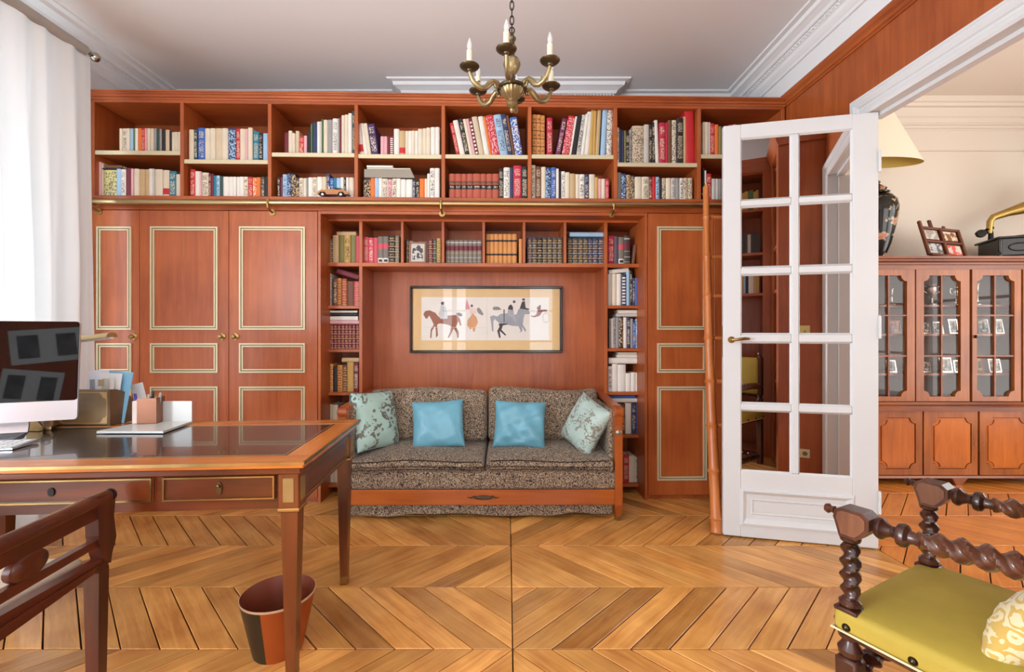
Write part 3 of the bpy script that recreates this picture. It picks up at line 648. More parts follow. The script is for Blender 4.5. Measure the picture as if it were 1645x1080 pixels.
for u0, u1, v0, v1, c, lab, tl in (
 (541, 572, 372, 378, 'ta', 'tan book lying flat on the olive books, first pigeonhole', 0),
 (915, 971, 373, 380, 'lb', 'pale blue book lying flat across the seventh pigeonhole books', 0),
 (540, 577, 436, 445, 'mr', 'maroon book lying tilted on top, second shelf of left column', 17),
 (530, 574, 499, 502.5, 'wh', 'thin white book topmost of the left column stack', 0), (528, 574, 502.7, 508, 'bk', 'black book second in the left column stack', 0),
 (528, 575, 508.2, 515, 'wh', 'thick white book third in the left column stack', 0), (527, 577, 515.2, 520.6, 'pk', 'pink book at the bottom of the left column stack', 0),
 (549, 577, 575, 582, 'ta', 'tan book lying flat, fourth shelf of left column', 0),
 (978, 1010, 432, 438.5, 'wh', 'white book lying flat, second shelf of right column', -6),
 (993, 1024, 498, 504, 'wh', 'smaller white book lying on top, third shelf of right column', 0), (990, 1028, 504.2, 509, 'lg', 'wider white book lying under it, third shelf of right column', 0),
 (993, 1023, 566, 570, 'cr', 'topmost thin book of the stack, fourth shelf of right column', 0), (991, 1024, 570.2, 575, 'wh', 'second book of the stack, fourth shelf of right column', 0), (978, 1029, 575.2, 584.5, 'wh', 'widest bottom book of the stack, fourth shelf of right column', 0),
 (981, 1021, 635, 640, 'bl', 'blue book lying flat, fifth shelf of right column', 0), (979, 1024, 640.2, 647, 'wh', 'white book lying beneath the blue one, fifth shelf of right column', 0)):
    flat_book(u0, u1, v0, v1, DM, c, lab, G2, tilt=tl)
flat_book(168, 196, 265, 269.5, .04, 'br', 'brown book lying on top of the thick pale yellow book', 'books in the upper bookcase')
flat_book(164, 192, 269.8, 272.6, .04, 'bk', 'black book lying on top of the thick pale yellow book', 'books in the upper bookcase')
# grey document box lying on books, bay four lower
x0, x1 = FX(585, .03), FX(666, .03); z0 = FZ(285.3, 620, .03); z1 = FZ(272, 620, .03)
bx = thing('document_box', 'flat grey document box lying on the books, fourth bay from the curtain', 'box', FW(x0, .03, z0), BA)
b = MB(); b.prism([(0, 0), (x1-x0, 0), (x1-x0-.03, z1-z0), (0, z1-z0)], .0, .2, 'XZ'); b.build('box', plain('box grey', (150, 142, 128), .7), bx)
b = MB(); b.box(.02, x1-x0-.028, -.004, .2, z1-z0, z1-z0+.008, c=.002); b.build('lid', plain('box lid', (206, 200, 186), .7), bx)
flat_book(589, 631, 265.5, 269.2, .035, 'wh', 'white booklet lying on the grey document box', 'books in the upper bookcase')
PEND.sort(key=lambda e: -e[0]); small = MB(); sm = []
for i, (ar, m, mats, M, lab, grp) in enumerate(PEND):
    if i < 300:
        o = m.build('book', mats, None); o.matrix_world = M; tag(o, lab, 'book', grp)
    else:
        for x in mats:
            if x not in sm: sm.append(x)
        n = len(small.v); small.v += [tuple(M @ Vector(v)) for v in m.v]; small.f += [tuple(n+k for k in f) for f in m.f]; small.m += [sm.index(mats[k]) for k in m.m]
tag(small.build('books', sm, None), 'the slimmest books scattered between the larger ones on all shelves', 'books', kind='stuff')
# toy vintage car
def toy_car():
    xa, za = fpx(536, 317, .012); L_ = FX(562, .012)-FX(510, .012)
    t = thing('model_car', 'copper-coloured vintage roadster model standing before the books, third bay', 'toy', FW(xa, .012, ZB), BA)
    k = L_/52.
    def P(x, y): return ((x-536)*k, (317-y)*k*1.02)
    COP = plain('copper paint', (168, 116, 76), .4, .5); S = 0.028
    body = [P(*p) for p in ((512,313),(513,309),(519,306),(524,306.5),(529,305),(538,305),(543,306.5),(552,305.5),(558,308),(562,313),(556,313),(553,309.5),(547,309.5),(544,313.5),(527,313.5),(524,309.5),(517,309.5),(514,313))]
    b = MB(); b.prism(body, -S, S, 'XZ'); b.build('car_body', COP, t)
    for x in (520.5, 549.5):
        for y in (-S-.001, S+.001-.010):
            b = MB(); c = P(x, 313); b.lathe([(0,-.001), (.0105,-.001), (.0145,.001), (.0145,.009), (.0105,.011), (0,.011)], 16, (c[0], y, .0147), ax='Y'); wl = b.build('wheel', plain('tyre rubber', (40,38,36), .7), t)
            b = MB(); b.lathe([(0,-.002), (.008,-.002), (.010,0), (0,0)], 12, (c[0], y if y < 0 else y+.013, .0147), ax='Y'); b.build('hubcap', STEEL, wl)
    b = MB(); b.prism([P(529,305.2), P(530.5,301), P(531.5,301), P(531,305.2)], -.022, .022, 'XZ'); b.build('windscreen', STEEL, t)
    b = MB(); b.prism([P(536,305.2), P(540,302.2), P(551,304), P(553,306)], -.023, .023, 'XZ'); b.build('folded_hood', plain('hood black', (44,34,34), .6), t)
toy_car()
# small framed etching in the third pigeonhole
def small_frame():
    xa, xb = FX(657, R+.015), FX(684, R+.015); z0 = zc_; z1 = FZ(388, 670, R+.015); t = thing('picture_frame', 'small framed black and white portrait standing in the third pigeonhole', 'picture', FW((xa+xb)/2, R+.012, z0), BA)
    wd = xb-xa; h = z1-z0; b = MB(RX(radians(-6)))
    for q in ((-wd/2, wd/2, 0, .012), (-wd/2, wd/2, h-.012, h)): b.box(q[0], q[1], 0, .01, q[2], q[3], c=.002)
    for q in ((-wd/2, -wd/2+.012), (wd/2-.012, wd/2)): b.box(q[0], q[1], 0, .01, .012, h-.012, c=.002)
    b.build('frame', plain('rose wood frame', (150, 104, 80), .4), t)
    m = inkmat('lg', 'dk', .5, (60, 60, 60)); b = MB(RX(radians(-6))); b.box(-wd/2+.012, wd/2-.012, .005, .008, .012, h-.012); b.build('mount', plain('pale mount', (196, 190, 176), .6), t)
    b = MB(RX(radians(-6))); b.prism([(cos(a)*(wd/2-.022), h/2+.01+sin(a)*(h/2-.032)) for a in [k*pi/8 for k in range(9)]]+[(-(wd/2-.022), .026), ((wd/2-.022), .026)], .003, .005, 'XZ'); b.build('print', m, t)
small_frame()
# ---------------------------------------------------------------- picture in the niche
def picture():
    d = R+.3-.018; xa, za = fpx(659, 567, d); xb, zb = fpx(903, 460.5, d); wd = xb-xa; h = zb-za
    t = thing('framed_picture', 'wide black-framed print of riders and horses hanging above the sofa', 'picture', FW((xa+xb)/2, d, za), BA)
    fw = .020; b = MB()
    b.box(-wd/2, wd/2, -.022, .017, h-fw, h, c=.004); b.box(-wd/2, wd/2, -.022, .017, 0, fw, c=.004); b.box(-wd/2, -wd/2+fw, -.022, .017, fw, h-fw, c=.004); b.box(wd/2-fw, wd/2, -.022, .017, fw, h-fw, c=.004)
    b.build('frame', plain('black lacquer', (36, 26, 26), .18), t)
    k = wd/(1540-55); PX = lambda x, y: ((x-797.5)*k, h-(y-125)*k)
    a = PX(165, 232); c = PX(1412, 652)
    b = MB(); b.box(-wd/2+fw, wd/2-fw, -.006, -.004, fw, h-fw); b.build('mat_board', plain('tan mat board', (222, 186, 132), .8, var=.03), t)
    b = MB(); b.box(a[0], c[0], -.0075, -.006, c[1], a[1]); pr = b.build('print', plain('print paper', (226, 218, 208), .8, var=.03), t)
    y = [-.0076]
    def blob(pts, rgb, nm):
        b = MB(); q = [PX(*p) for p in pts]; A = sum(q[i][0]*q[(i+1) % len(q)][1]-q[(i+1) % len(q)][0]*q[i][1] for i in range(len(q)))
        if A < 0: q = q[::-1]
        b.prism(q, y[0]-.0003, y[0], 'XZ'); y[0] -= .0001; return b, plain('print ink '+nm, rgb, .8, var=.12)
    def ell(cx, cy, rx, ry, n=14): return [(cx+rx*cos(2*pi*i/n), cy+ry*sin(2*pi*i/n)) for i in range(n)]
    J = {}
    def put(pts, rgb, nm):
        b, m = blob(pts, rgb, nm); J.setdefault(nm, (MB(), m))[0].add(b.v, b.f)
    brn, gry, blk, lgr = (146, 84, 54), (150, 152, 158), (52, 44, 44), (196, 194, 190)
    horse = [(205,440),(184,400),(200,368),(245,360),(300,384),(332,424),(420,412),(500,405),(538,436),(553,505),(541,512),(524,468),(510,500),(500,520),(530,572),(526,630),(513,630),(505,580),(478,535),(455,590),(432,630),(420,625),(445,570),(450,512),(400,495),(340,488),(318,500),(322,560),(326,605),(306,630),(306,560),(298,512),(268,560),(263,630),(250,630),(255,548),(285,500),(262,450),(240,412),(222,442)]
    put(horse, brn, 'chestnut')
    put([(340,425),(330,392),(348,352),(352,310),(385,302),(402,325),(415,380),(421,442),(348,444)], lgr, 'pale grey'); put(ell(371,292,17,16), blk, 'dark'); put([(374,330),(384,330),(386,420),(380,425)], gry, 'grey')
    put([(500,392),(530,380),(560,395),(560,420),(520,418)], (110, 92, 88), 'brown grey')
    put([(604,248),(590,352),(644,352),(622,300)], (214, 140, 140), 'pink'); put(ell(655,316,13,13), (110, 80, 76), 'brown grey'); put([(630,345),(650,330),(690,340),(700,390),(640,400)], (226, 196, 190), 'blush')
    put([(640,424),(664,388),(702,430),(716,478),(694,520),(684,566),(670,572),(660,530),(640,548),(608,506),(615,452)], (206, 150, 104), 'tan')
    put([(700,350),(722,330),(745,355),(770,400),(755,410),(715,385)], (140, 132, 128), 'grey brown')
    put([(832,425),(860,408),(905,420),(935,395),(1000,388),(1062,402),(1090,400),(1110,350),(1150,332),(1195,345),(1224,382),(1212,398),(1172,398),(1160,440),(1152,498),(1186,552),(1180,572),(1142,520),(1150,560),(1120,582),(1132,560),(1110,515),(1050,512),(1000,500),(935,492),(905,470),(880,445),(864,470),(866,568),(852,560),(842,470)], gry, 'grey')
    put([(915,490),(1000,488),(1004,498),(958,508),(944,550),(992,600),(980,607),(926,560),(937,628),(922,630),(903,562),(925,520)], blk, 'dark'); put([(964,352),(976,352),(974,478),(966,478)], (80, 74, 76), 'charcoal')
    put([(1006,352),(1014,320),(1036,300),(1056,326),(1056,358)], blk, 'dark'); put(ell(1068,276,14,14), (90, 84, 84), 'charcoal'); put([(1006,358),(1060,358),(1072,420),(1090,470),(1076,470),(1050,430),(1004,410)], (164, 166, 172), 'grey2')
    put([(1148,244),(1172,244),(1172,264),(1148,264)], blk, 'dark'); put([(1122,342),(1146,275),(1172,270),(1180,334),(1216,346),(1214,356)], (60, 52, 54), 'dark2')
    put([(855,345),(870,324),(915,326),(945,352),(900,358),(870,358)], (150, 138, 132), 'grey brown')
    put([(1232,410),(1262,415),(1285,400),(1300,352),(1342,352),(1390,352),(1390,368),(1345,372),(1320,412),(1270,428),(1236,420)], (140, 58, 50), 'rust'); put(ell(1310,338,20,16), blk, 'dark'); put(ell(1320,318,10,12), (110, 60, 52), 'rust')
    wr = ell(1380,432,34,50,20); wi = ell(1380,432,28,42,20)
    b = MB(); q = [PX(*p) for p in wr]; q2 = [PX(*p) for p in wi]; n = 20; b.add([(p[0], -.0079, p[1]) for p in q+q2], [(i, (i+1) % n, n+(i+1) % n, n+i) for i in range(n)]); b.build('carriage_wheel', plain('print ink wheel', (176, 178, 156), .8), pr)
    put([(178,523),(800,528),(800,531),(178,527)], (214, 204, 192), 'ground'); put([(1240,523),(1400,523),(1400,526),(1240,526)], (214, 204, 192), 'ground'); put([(800,240),(804,240),(804,645),(800,645)], (206, 198, 190), 'ground')
    for nm, (b, m) in J.items(): b.build('printed_figures', m, pr)
    b = MB(); b.box(-wd/2+fw, wd/2-fw, -.014, -.0125, fw, h-fw); b.build('glass_pane', GLASS, t)
picture()
# ---------------------------------------------------------------- fabrics
def fabric(name, base, mark, scale=36, kind='rosette', rough=.85, th=.5, third=None):
    m, nt, b = _mat(name); N = nt.nodes.new; L = nt.links.new
    tc = N('ShaderNodeTexCoord'); n = N('ShaderNodeTexNoise'); n.inputs['Scale'].default_value = scale*.8; n.inputs['Detail'].default_value = 2; L(tc.outputs['Object'], n.inputs['Vector'])
    mxv = N('ShaderNodeMix'); mxv.data_type = 'VECTOR'; mxv.inputs[0].default_value = .04 if kind == 'rosette' else .07; L(tc.outputs['Object'], mxv.inputs[4]); L(n.outputs['Color'], mxv.inputs[5])
    v = N('ShaderNodeTexVoronoi'); v.inputs['Scale'].default_value = scale; L(mxv.outputs[1], v.inputs['Vector'])
    mu = N('ShaderNodeMath'); mu.operation = 'MULTIPLY'; mu.inputs[1].default_value = 15 if kind == 'rosette' else 11; L(v.outputs['Distance'], mu.inputs[0])
    si = N('ShaderNodeMath'); si.operation = 'SINE'; L(mu.outputs[0], si.inputs[0])
    n2 = N('ShaderNodeTexNoise'); n2.inputs['Scale'].default_value = scale*2.4; n2.inputs['Detail'].default_value = 1; L(tc.outputs['Object'], n2.inputs['Vector'])
    ad = N('ShaderNodeMath'); ad.operation = 'MULTIPLY_ADD'; ad.inputs[1].default_value = 2.4; L(n2.outputs['Fac'], ad.inputs[0]); L(si.outputs[0], ad.inputs[2])
    r = N('ShaderNodeValToRGB'); r.color_ramp.elements[0].position = th; r.color_ramp.elements[1].position = th+.06
    sc = N('ShaderNodeMath'); sc.operation = 'MULTIPLY'; sc.inputs[1].default_value = .4; L(ad.outputs[0], sc.inputs[0]); L(sc.outputs[0], r.inputs['Fac'])
    r.color_ramp.elements[0].color = (*s2l(base), 1); r.color_ramp.elements[1].color = (*s2l(mark), 1)
    if kind == 'floral':
        nn = N('ShaderNodeTexNoise'); nn.inputs['Scale'].default_value = scale*.35; L(tc.outputs['Object'], nn.inputs['Vector'])
        rr = N('ShaderNodeValToRGB'); rr.color_ramp.elements[0].position = .42; rr.color_ramp.elements[1].position = .48; L(nn.outputs['Fac'], rr.inputs['Fac'])
        mc = N('ShaderNodeMix'); mc.data_type = 'RGBA'; mc.inputs[6].default_value = (*s2l(base), 1); L(rr.outputs['Color'], mc.inputs[0]); L(r.outputs['Color'], mc.inputs[7]); L(mc.outputs[2], b.inputs['Base Color'])
    else: L(r.outputs['Color'], b.inputs['Base Color'])
    b.inputs['Roughness'].default_value = rough; b.inputs['Sheen Weight'].default_value = .15
    MATS[name] = m; return m
FSOFA = fabric('sofa tapestry', (54, 40, 34), (172, 150, 124), 62, th=.47)
FFLOR = fabric('aqua floral brocade', (168, 200, 190), (104, 104, 92), 20, 'floral', .45, .60)
FFLOR2 = fabric('silver floral brocade', (178, 200, 192), (134, 130, 116), 30, 'floral', .45, .54)
FBLUE = plain('aqua silk', (108, 170, 190), .3, var=.06)
FYEL = plain('mustard velvet', (172, 148, 54), .75, var=.08)
FORN = fabric('cream and ochre patterned linen', (216, 202, 160), (200, 164, 84), 30, 'rosette', .9, .5)
def pillow_mb(M, wd, h, t, seed, wr=.006, n=22, edge=.05):
    rnd = random.Random(seed); ph = [rnd.uniform(0, 6) for _ in range(8)]
    m = MB(M); vs = []; fs = []
    for sgn in (-1, 1):
        base = len(vs)
        for j in range(n+1):
            for i in range(n+1):
                u = -cos(pi*i/n); v = -cos(pi*j/n)
                x = u*wd/2*(1-edge*(1-v*v)); z = v*h/2*(1-edge*(1-u*u))
                k = max(0, (1-u**4)*(1-v**4))**.55
                wrk = wr*(sin(7*u+4*v+ph[0])+.7*sin(11*v-5*u+ph[1])+.5*sin(13*u*v+ph[2])+.6*sin(9*(u+v)**2+ph[3]))*k
                vs.append((x, sgn*(t/2*k)+wrk*.8, z))
        for j in range(n):
            for i in range(n):
                a = base+j*(n+1)+i; q = (a, a+1, a+n+2, a+n+1); fs.append(q if sgn < 0 else q[::-1])
    return m.add(vs, fs)
# ---------------------------------------------------------------- sofa
def sofa():
    t = thing('sofa', 'two-seat sofa in brown leafy tapestry fabric with exposed wooden frame', 'sofa', (-.165, 2.85, 0), .004)
    b = MB(); b.box(-.87, .87, 0, .028, .100, .196, c=.004); b.build('front_rail', W_SOFA, t)
    b = MB(); b.lathe([(0,-.004), (.02,-.004), (.024,0), (0,.001)], 18, (0,0,0), ax='Y')
    b.v = [(x*2.6, y-.001, z*.62+.148) for x, y, z in b.v]
    for sg in (-1, 1):
        b.tube([(sg*.04, -.003, .148), (sg*.06, -.004, .156), (sg*.075, -.003, .146), (sg*.10, -.003, .150)], [.008, .006, .005, .002], 6)
    b.v = [(x+.015, y, z) for x, y, z in b.v]
    b.build('bronze_mount', plain('dark bronze', (92, 78, 64), .4, .8), t, True)
    for sx in (-1, 1):
        x = sx*.862; w2 = .026
        b = MB(); b.add([(x-.016, .002, .03), (x+.016, .002, .03), (x+.016, .034, .03), (x-.016, .034, .03), (x-w2, -.006, .10), (x+w2, -.006, .10), (x+w2, .046, .10), (x-w2, .046, .10)], [(3,2,1,0),(4,5,6,7),(0,1,5,4),(1,2,6,5),(2,3,7,6),(3,0,4,7)])
        l = b.build('leg', W_SOFZ, t)
        b = MB(); b.box(x-.017, x+.017, .001, .035, 0, .032, c=.003); b.build('leg_cap', BRASS, l)
        b = MB(); b.box(x-.026, x+.026, .67, .72, 0, .72, c=.004); b.build('leg', W_SOFZ, t)
        # front post
        b = MB(); b.prism([(-.008, .10), (.046, .10), (.046, .56), (.060, .60), (.085, .66), (.075, .70), (.035, .72), (-.005, .705), (-.022, .675), (-.016, .64), (-.006, .60), (-.008, .56)], x-.024, x+.024, 'YZ')
        p = b.build('arm_post', W_SOFZ, t)
        b = MB(); b.lathe([(0,-.03), (.026,-.03), (.034,-.022), (.034,.022), (.026,.03), (0,.03)], 18, (x, .005, .682), ax='X'); b.build('scroll', W_SOFZ, p, True)
        b = MB(); b.lathe([(0,-.004), (.016,-.004), (.022,0), (0,.003)] if sx < 0 else [(0,-.003), (.022,0), (.016,.004), (0,.005)], 16, (x+sx*.031, .005, .682), ax='X')
        b.lathe([(0,-.006), (.010,-.005), (.018,0), (0,.001)], 14, (x, -.009, .555), ax='Y'); b.build('rosette', plain('pewter rosette', (150, 146, 136), .35, .9), p, True)
        # arm top board
        b = MB(); b.beam((x, .04, .703), (x, .70, .735), .052, .026); b.build('armrest', W_CHY, t)
        b = MB(); b.soft(.022, .31, .245, .02, at=(sx*.835, .37, .445)); b.build('arm_upholstery', FSOFA, t, 2)
    b = MB(); b.box(-.84, .84, .70, .72, .10, .73, c=.004); b.build('back_board', W_SOFA, t)
    b = MB(); b.soft(.855, .33, .062, .03, at=(0, .325, .257), crown=0, div=10); b.build('seat_base', FSOFA, t, 2)
    b = MB(); n = 60; vs = []
    for i in range(n+1):
        x = -.83+1.66*i/n
        for k in range(6):
            z = .10-.072*k/5-(.008*sin(x*7)+.004*sin(x*19))*k/5; vs.append((x, .035+.006*sin(x*23)*k/5, z))
    b.add(vs, [(i*6+k+1, (i+1)*6+k+1, (i+1)*6+k, i*6+k) for i in range(n) for k in range(5)]); b.build('valance', FSOFA, t, True)
    b = MB(); b.box(-.83, .83, .05, .69, .10, .19); b.build('seat_frame', W_SOFA, t)
    rnd = random.Random(3)
    for x0, x1, s in ((-.835, .021, 1), (.029, .83, 2)):
        cx, hx = (x0+x1)/2, (x1-x0)/2
        b = MB(); b.soft(hx, .325, .046, .034, n=4, div=14, crown=.026, at=(cx, .300, .352), fn=lambda x, y, z: (x, y+.012*sin(2.2*x/hx+s), z+.006*sin(9*x+s*2)*(1 if z > 0 else .4)-(.014*(-y/.3) if y < 0 and z > 0 else 0)))
        c = b.build('seat_cushion', FSOFA, t, 2)
        for zz, yy in ((.378, -.022), (.328, -.028)):
            b = MB(); b.tube([(cx-hx+.03+(2*hx-.06)*k/20, yy+.006+.012*sin(2.2*(-hx+.03+(2*hx-.06)*k/20)/hx+s), zz+.006*sin(9*(-hx+2*hx*k/20)+s*2)*(1 if zz > .35 else .3)) for k in range(21)], .0035, 5); b.build('piping', plain('dark piping', (52, 40, 34), .8), c, True)
        M = T(cx, .50, .575) @ RX(radians(-15))
        b = MB(M); b.soft(hx-.001, .085, .188, .045, n=4, div=12, fn=lambda x, y, z: (x, y-(.035*(1-(x/hx)**2)*(1-(z/.19)**2) if y < 0 else 0)+.006*sin(12*x+5*z+s), z+(.014*sin(3*x/hx+s*1.7)+.012*abs(x/hx)**3 if z > 0 else 0)))
        c = b.build('back_cushion', FSOFA, t, 2)
        b = MB(M); b.tube([(-hx+.045+(2*hx-.09)*k/20, -.07, .172+.014*sin(3*(-hx+.04+(2*hx-.08)*k/20)/hx+s*1.7)) for k in range(21)], .0035, 5); b.build('piping', MATS['dark piping'], c, True)
sofa()
def cushion(name, label, loc, rot, wd, h, th, mat, seed, wr, pipe=None, edge=.05):
    M = Matrix.Translation(loc) @ RZ(radians(rot[2])) @ RX(radians(rot[0])) @ RY(radians(rot[1]))
    o = pillow_mb(Matrix(), wd, h, th, seed, wr, edge=edge).build(name, mat, None, 2); o.matrix_world = M; tag(o, label, 'cushion', 'throw cushions on the sofa')
    if pipe:
        pts = []
        n = 16
        for e in range(4):
            for k in range(n):
                a = -1+2*k/n; u, v = ((a, -1), (1, a), (-a, 1), (-1, -a))[e]
                pts.append((u*wd/2*(1-edge*(1-v*v)), 0, v*h/2*(1-edge*(1-u*u))))
        MB().tube(pts, .004, 6, closed=True).build('piping', pipe, o, True)
    return o
cushion('cushion', 'smooth pale blue silk cushion on the left seat of the sofa', (-.475, 3.125, .555), (-20, -3.5, 2), .355, .325, .12, FBLUE, 4, .005)
cushion('cushion', 'creased blue silk cushion on the right seat of the sofa', (.085, 3.125, .553), (-20, 2, -2), .355, .32, .12, FBLUE, 9, .013)
cushion('cushion', 'aqua cushion with embroidered grey flowers against the left sofa arm', (-.895, 3.08, .59), (-16, 3, 56), .35, .39, .15, FFLOR, 5, .004, plain('slate piping', (70, 80, 88), .7))
cushion('cushion', 'silvery floral cushion slumped against the right sofa arm', (.525, 3.06, .565), (-20, 20, -54), .31, .345, .14, FFLOR2, 6, .004)
# ---------------------------------------------------------------- writing desk
DA = radians(3.9); D0 = (-.665, 1.483)
def desk_pt(x, y): return (D0[0]+x*cos(DA)-y*sin(DA), D0[1]+x*sin(DA)+y*cos(DA))
def dpx(u, v, z=.76):      # picture point on the desk top -> local
    Y = (ZC-z)*F/(v-CV); X = (u-CU)/F*Y; dx, dy = X-D0[0], Y-D0[1]
    return dx*cos(DA)+dy*sin(DA), -dx*sin(DA)+dy*cos(DA)
LEATH = plain('dark tooled leather', (36, 24, 22), .22, var=.3, Coat_Weight=.5)
def desk():
    W, D = 1.6, .72
    t = thing('writing_desk', 'mahogany writing desk with dark leather top and brass edging', 'desk', (*D0, 0), DA)
    b = MB(); bw = .085; z0, z1 = .738, .76
    b.box(-W, 0, 0, bw, z0, z1, c=.003); b.box(-W, 0, D-bw, D, z0, z1, c=.003); b.build('top_border', W_DTOP, t)
    b = MB(); b.box(-bw, 0, bw, D-bw, z0, z1-.0005); b.build('top_border', wood('desk border depthwise', (164, 88, 34), (206, 126, 56), 'Y', rough=.22), t); b = MB(); b.box(-W, -W+bw, bw, D-bw, z0, z1-.0005); b.build('top_border', wood('desk border depthwise', (164, 88, 34), (206, 126, 56), 'Y', rough=.22), t)
    b = MB(); b.box(-W+bw, -bw, bw, D-bw, z0, z1-.002); b.build('leather_top', LEATH, t)
    b = MB(); g = .0
    for x0, x1, y0, y1 in ((-W+bw+.012, -bw-.012, bw+.012, bw+.015), (-W+bw+.012, -bw-.012, D-bw-.015, D-bw-.012), (-bw-.015, -bw-.012, bw+.012, D-bw-.012), (-W+bw+.012, -W+bw+.015, bw+.012, D-bw-.012)):
        b.box(x0, x1, y0, y1, z1-.003, z1-.0014)
    b.build('gilt_line', GILTD, t)
    b = MB()
    for x0, x1, y0, y1 in ((-W-.004, .004, -.004, .0), (-W-.004, .004, D, D+.004), (0, .004, 0, D), (-W-.004, -W, 0, D)):
        b.box(x0, x1, y0, y1, z1-.010, z1+.0005)
    b.build('brass_edging', BRASS, t)
    b = MB(); b.box(-W+.012, -.012, .012, D-.012, .715, z0, c=.004); b.build('under_moulding', W_DESKX, t)
    # aprons
    b = MB(); b.box(-W+.06, -.06, .032, .05, .598, .716); b.box(-W+.06, -.06, D-.05, D-.032, .598, .716); b.build('apron', W_DESKX, t)
    b = MB(); b.box(-.05, -.032, .06, D-.06, .598, .716); b.build('apron', wood('desk mahogany depthwise', (68, 30, 14), (126, 58, 26), 'Y', rough=.28), t); b = MB(); b.box(-W+.032, -W+.05, .06, D-.06, .598, .716); b.build('apron', wood('desk mahogany depthwise', (68, 30, 14), (126, 58, 26), 'Y', rough=.28), t)
    def bead(b, x0, x1, z0, z1, y, m=0):
        w_ = .005
        b.box(x0, x1, y-.006, y+.001, z1-w_, z1, m); b.box(x0, x1, y-.006, y+.001, z0, z0+w_, m); b.box(x0, x0+w_, y-.006, y+.001, z0+w_, z1-w_, m); b.box(x1-w_, x1, y-.006, y+.001, z0+w_, z1-w_, m)
    for x0, x1, key in ((-.452, -.098, 1), (-1.098, -.482, 0), (-1.5, -1.13, 1)):
        b = MB(); b.box(x0, x1, .024, .034, .632, .712, c=.002); d = b.build('drawer', W_DESKX, t)
        b = MB(); bead(b, x0+.002, x1-.002, .634, .710, .024); b.build('brass_bead', BRASS, d)
        xm = (x0+x1)/2; b = MB()
        if key:
            b.prism([(xm+cos(a)*.009, .672+sin(a)*.022) for a in [k*pi/8 for k in range(16)]], .019, .024, 'XZ'); b.lathe([(0,-.008), (.005,-.006), (.006,0), (0,0)], 8, (xm, .019, .68), ax='Y')
        else:
            b.prism([(xm+cos(a)*.010, .672+sin(a)*.014) for a in [k*pi/8 for k in range(16)]], .020, .024, 'XZ')
        b.build('escutcheon', plain('worn escutcheon', (96, 78, 50), .4, .8) if key else BLKM, d)
    b = MB()
    y0, y1 = .09, D-.09
    for z, zz in ((.700, .705), (.612, .617)): b.box(-.033, -.026, y0, y1, z, zz)
    b.box(-.033, -.026, y0, y0+.005, .612, .705); b.box(-.033, -.026, y1-.005, y1, .612, .705); b.build('side_brass_bead', BRASS, t)
    for lx, ly in ((-.056, .056), (-.056, D-.056), (-W+.056, .056), (-W+.056, D-.056)):
        b = MB(); b.box(lx-.034, lx+.034, ly-.034, ly+.034, .598, .716, c=.003)
        b.box(lx-.027, lx+.027, ly-.027, ly+.027, .565, .598)
        a, c = .027, .016
        b.add([(lx-c, ly-c, .035), (lx+c, ly-c, .035), (lx+c, ly+c, .035), (lx-c, ly+c, .035), (lx-a, ly-a, .566), (lx+a, ly-a, .566), (lx+a, ly+a, .566), (lx-a, ly+a, .566)], [(3,2,1,0),(4,5,6,7),(0,1,5,4),(1,2,6,5),(2,3,7,6),(3,0,4,7)])
        l = b.build('leg', W_DESK, t)
        b = MB()
        b.box(lx-.037, lx+.037, ly-.037, ly+.037, .588, .600, c=.003); b.build('brass_collar', BRASS, l)
        b = MB(); b.box(lx-.018, lx+.018, ly-.018, ly+.018, 0, .042, c=.003); b.build('brass_foot', BRASS, l)
        b = MB(); sy = -1 if ly < .3 else 1
        sx = 1 if lx > -.8 else -1
        b.box(lx-.018, lx+.018, ly+sy*.034-.002, ly+sy*.034+.002, .62, .70, c=.001); b.box(lx+sx*.034-.002, lx+sx*.034+.002, ly-.018, ly+.018, .62, .70, c=.001); b.build('brass_plaque', plain('dull brass plaque', (150, 128, 84), .45, .7, var=.3), l)
desk()
ZD = .7605
def on_desk(name, label, cat, u, v, rz=0, z=ZD, group=None):
    x, y = dpx(u, v); p = desk_pt(x, y); return thing(name, label, cat, (p[0], p[1], z), rz, group)
# computer
ALU = plain('brushed aluminium', (186, 186, 188), .3, .85); SCR = plain('black glass screen', (6, 6, 8), .02, 0, Specular_IOR_Level=.35)
def computer():
    a = radians(22); R_ = Vector((-1.757, 1.86, .828)); wd, hh = .528, .40
    d = Vector((cos(a), sin(a), 0)); c = R_-d*(wd/2)
    t = thing('desktop_computer', 'silver all-in-one computer with black glass screen on the desk', 'computer', (c.x, c.y, ZD), a)
    M = T(0, 0, R_.z-ZD) @ RX(radians(-4))
    def rr(x0, x1, z0, z1, r, n=5):
        p = []
        for cx, cz, s in ((x1-r, z0+r, -90), (x1-r, z1-r, 0), (x0+r, z1-r, 90), (x0+r, z0+r, 180)):
            p += [(cx+r*cos(radians(s+90*k/n)), cz+r*sin(radians(s+90*k/n))) for k in range(n+1)]
        return p
    b = MB(M); b.prism(rr(-wd/2, wd/2, 0, hh, .012), -.004, .006, 'XZ'); b.soft(wd/2-.01, .02, hh/2-.01, .02, at=(0, .022, hh/2)); b.build('screen_housing', ALU, t)
    b = MB(M); b.prism(rr(-wd/2+.001, wd/2-.001, .078, hh-.001, .011), -.0062, -.0042, 'XZ'); b.build('screen_glass', SCR, t)
    b = MB(); pr = [(-.085, .0), (-.088, .003), (-.085, .006), (.02, .006), (.05, .014), (.062, .05), (.055, .13), (.045, .20), (.036, .20), (.046, .12), (.052, .05), (.044, .02), (.02, 0)]
    b.prism(pr, -.09, .09, 'YZ'); b.build('stand', ALU, t)
computer()
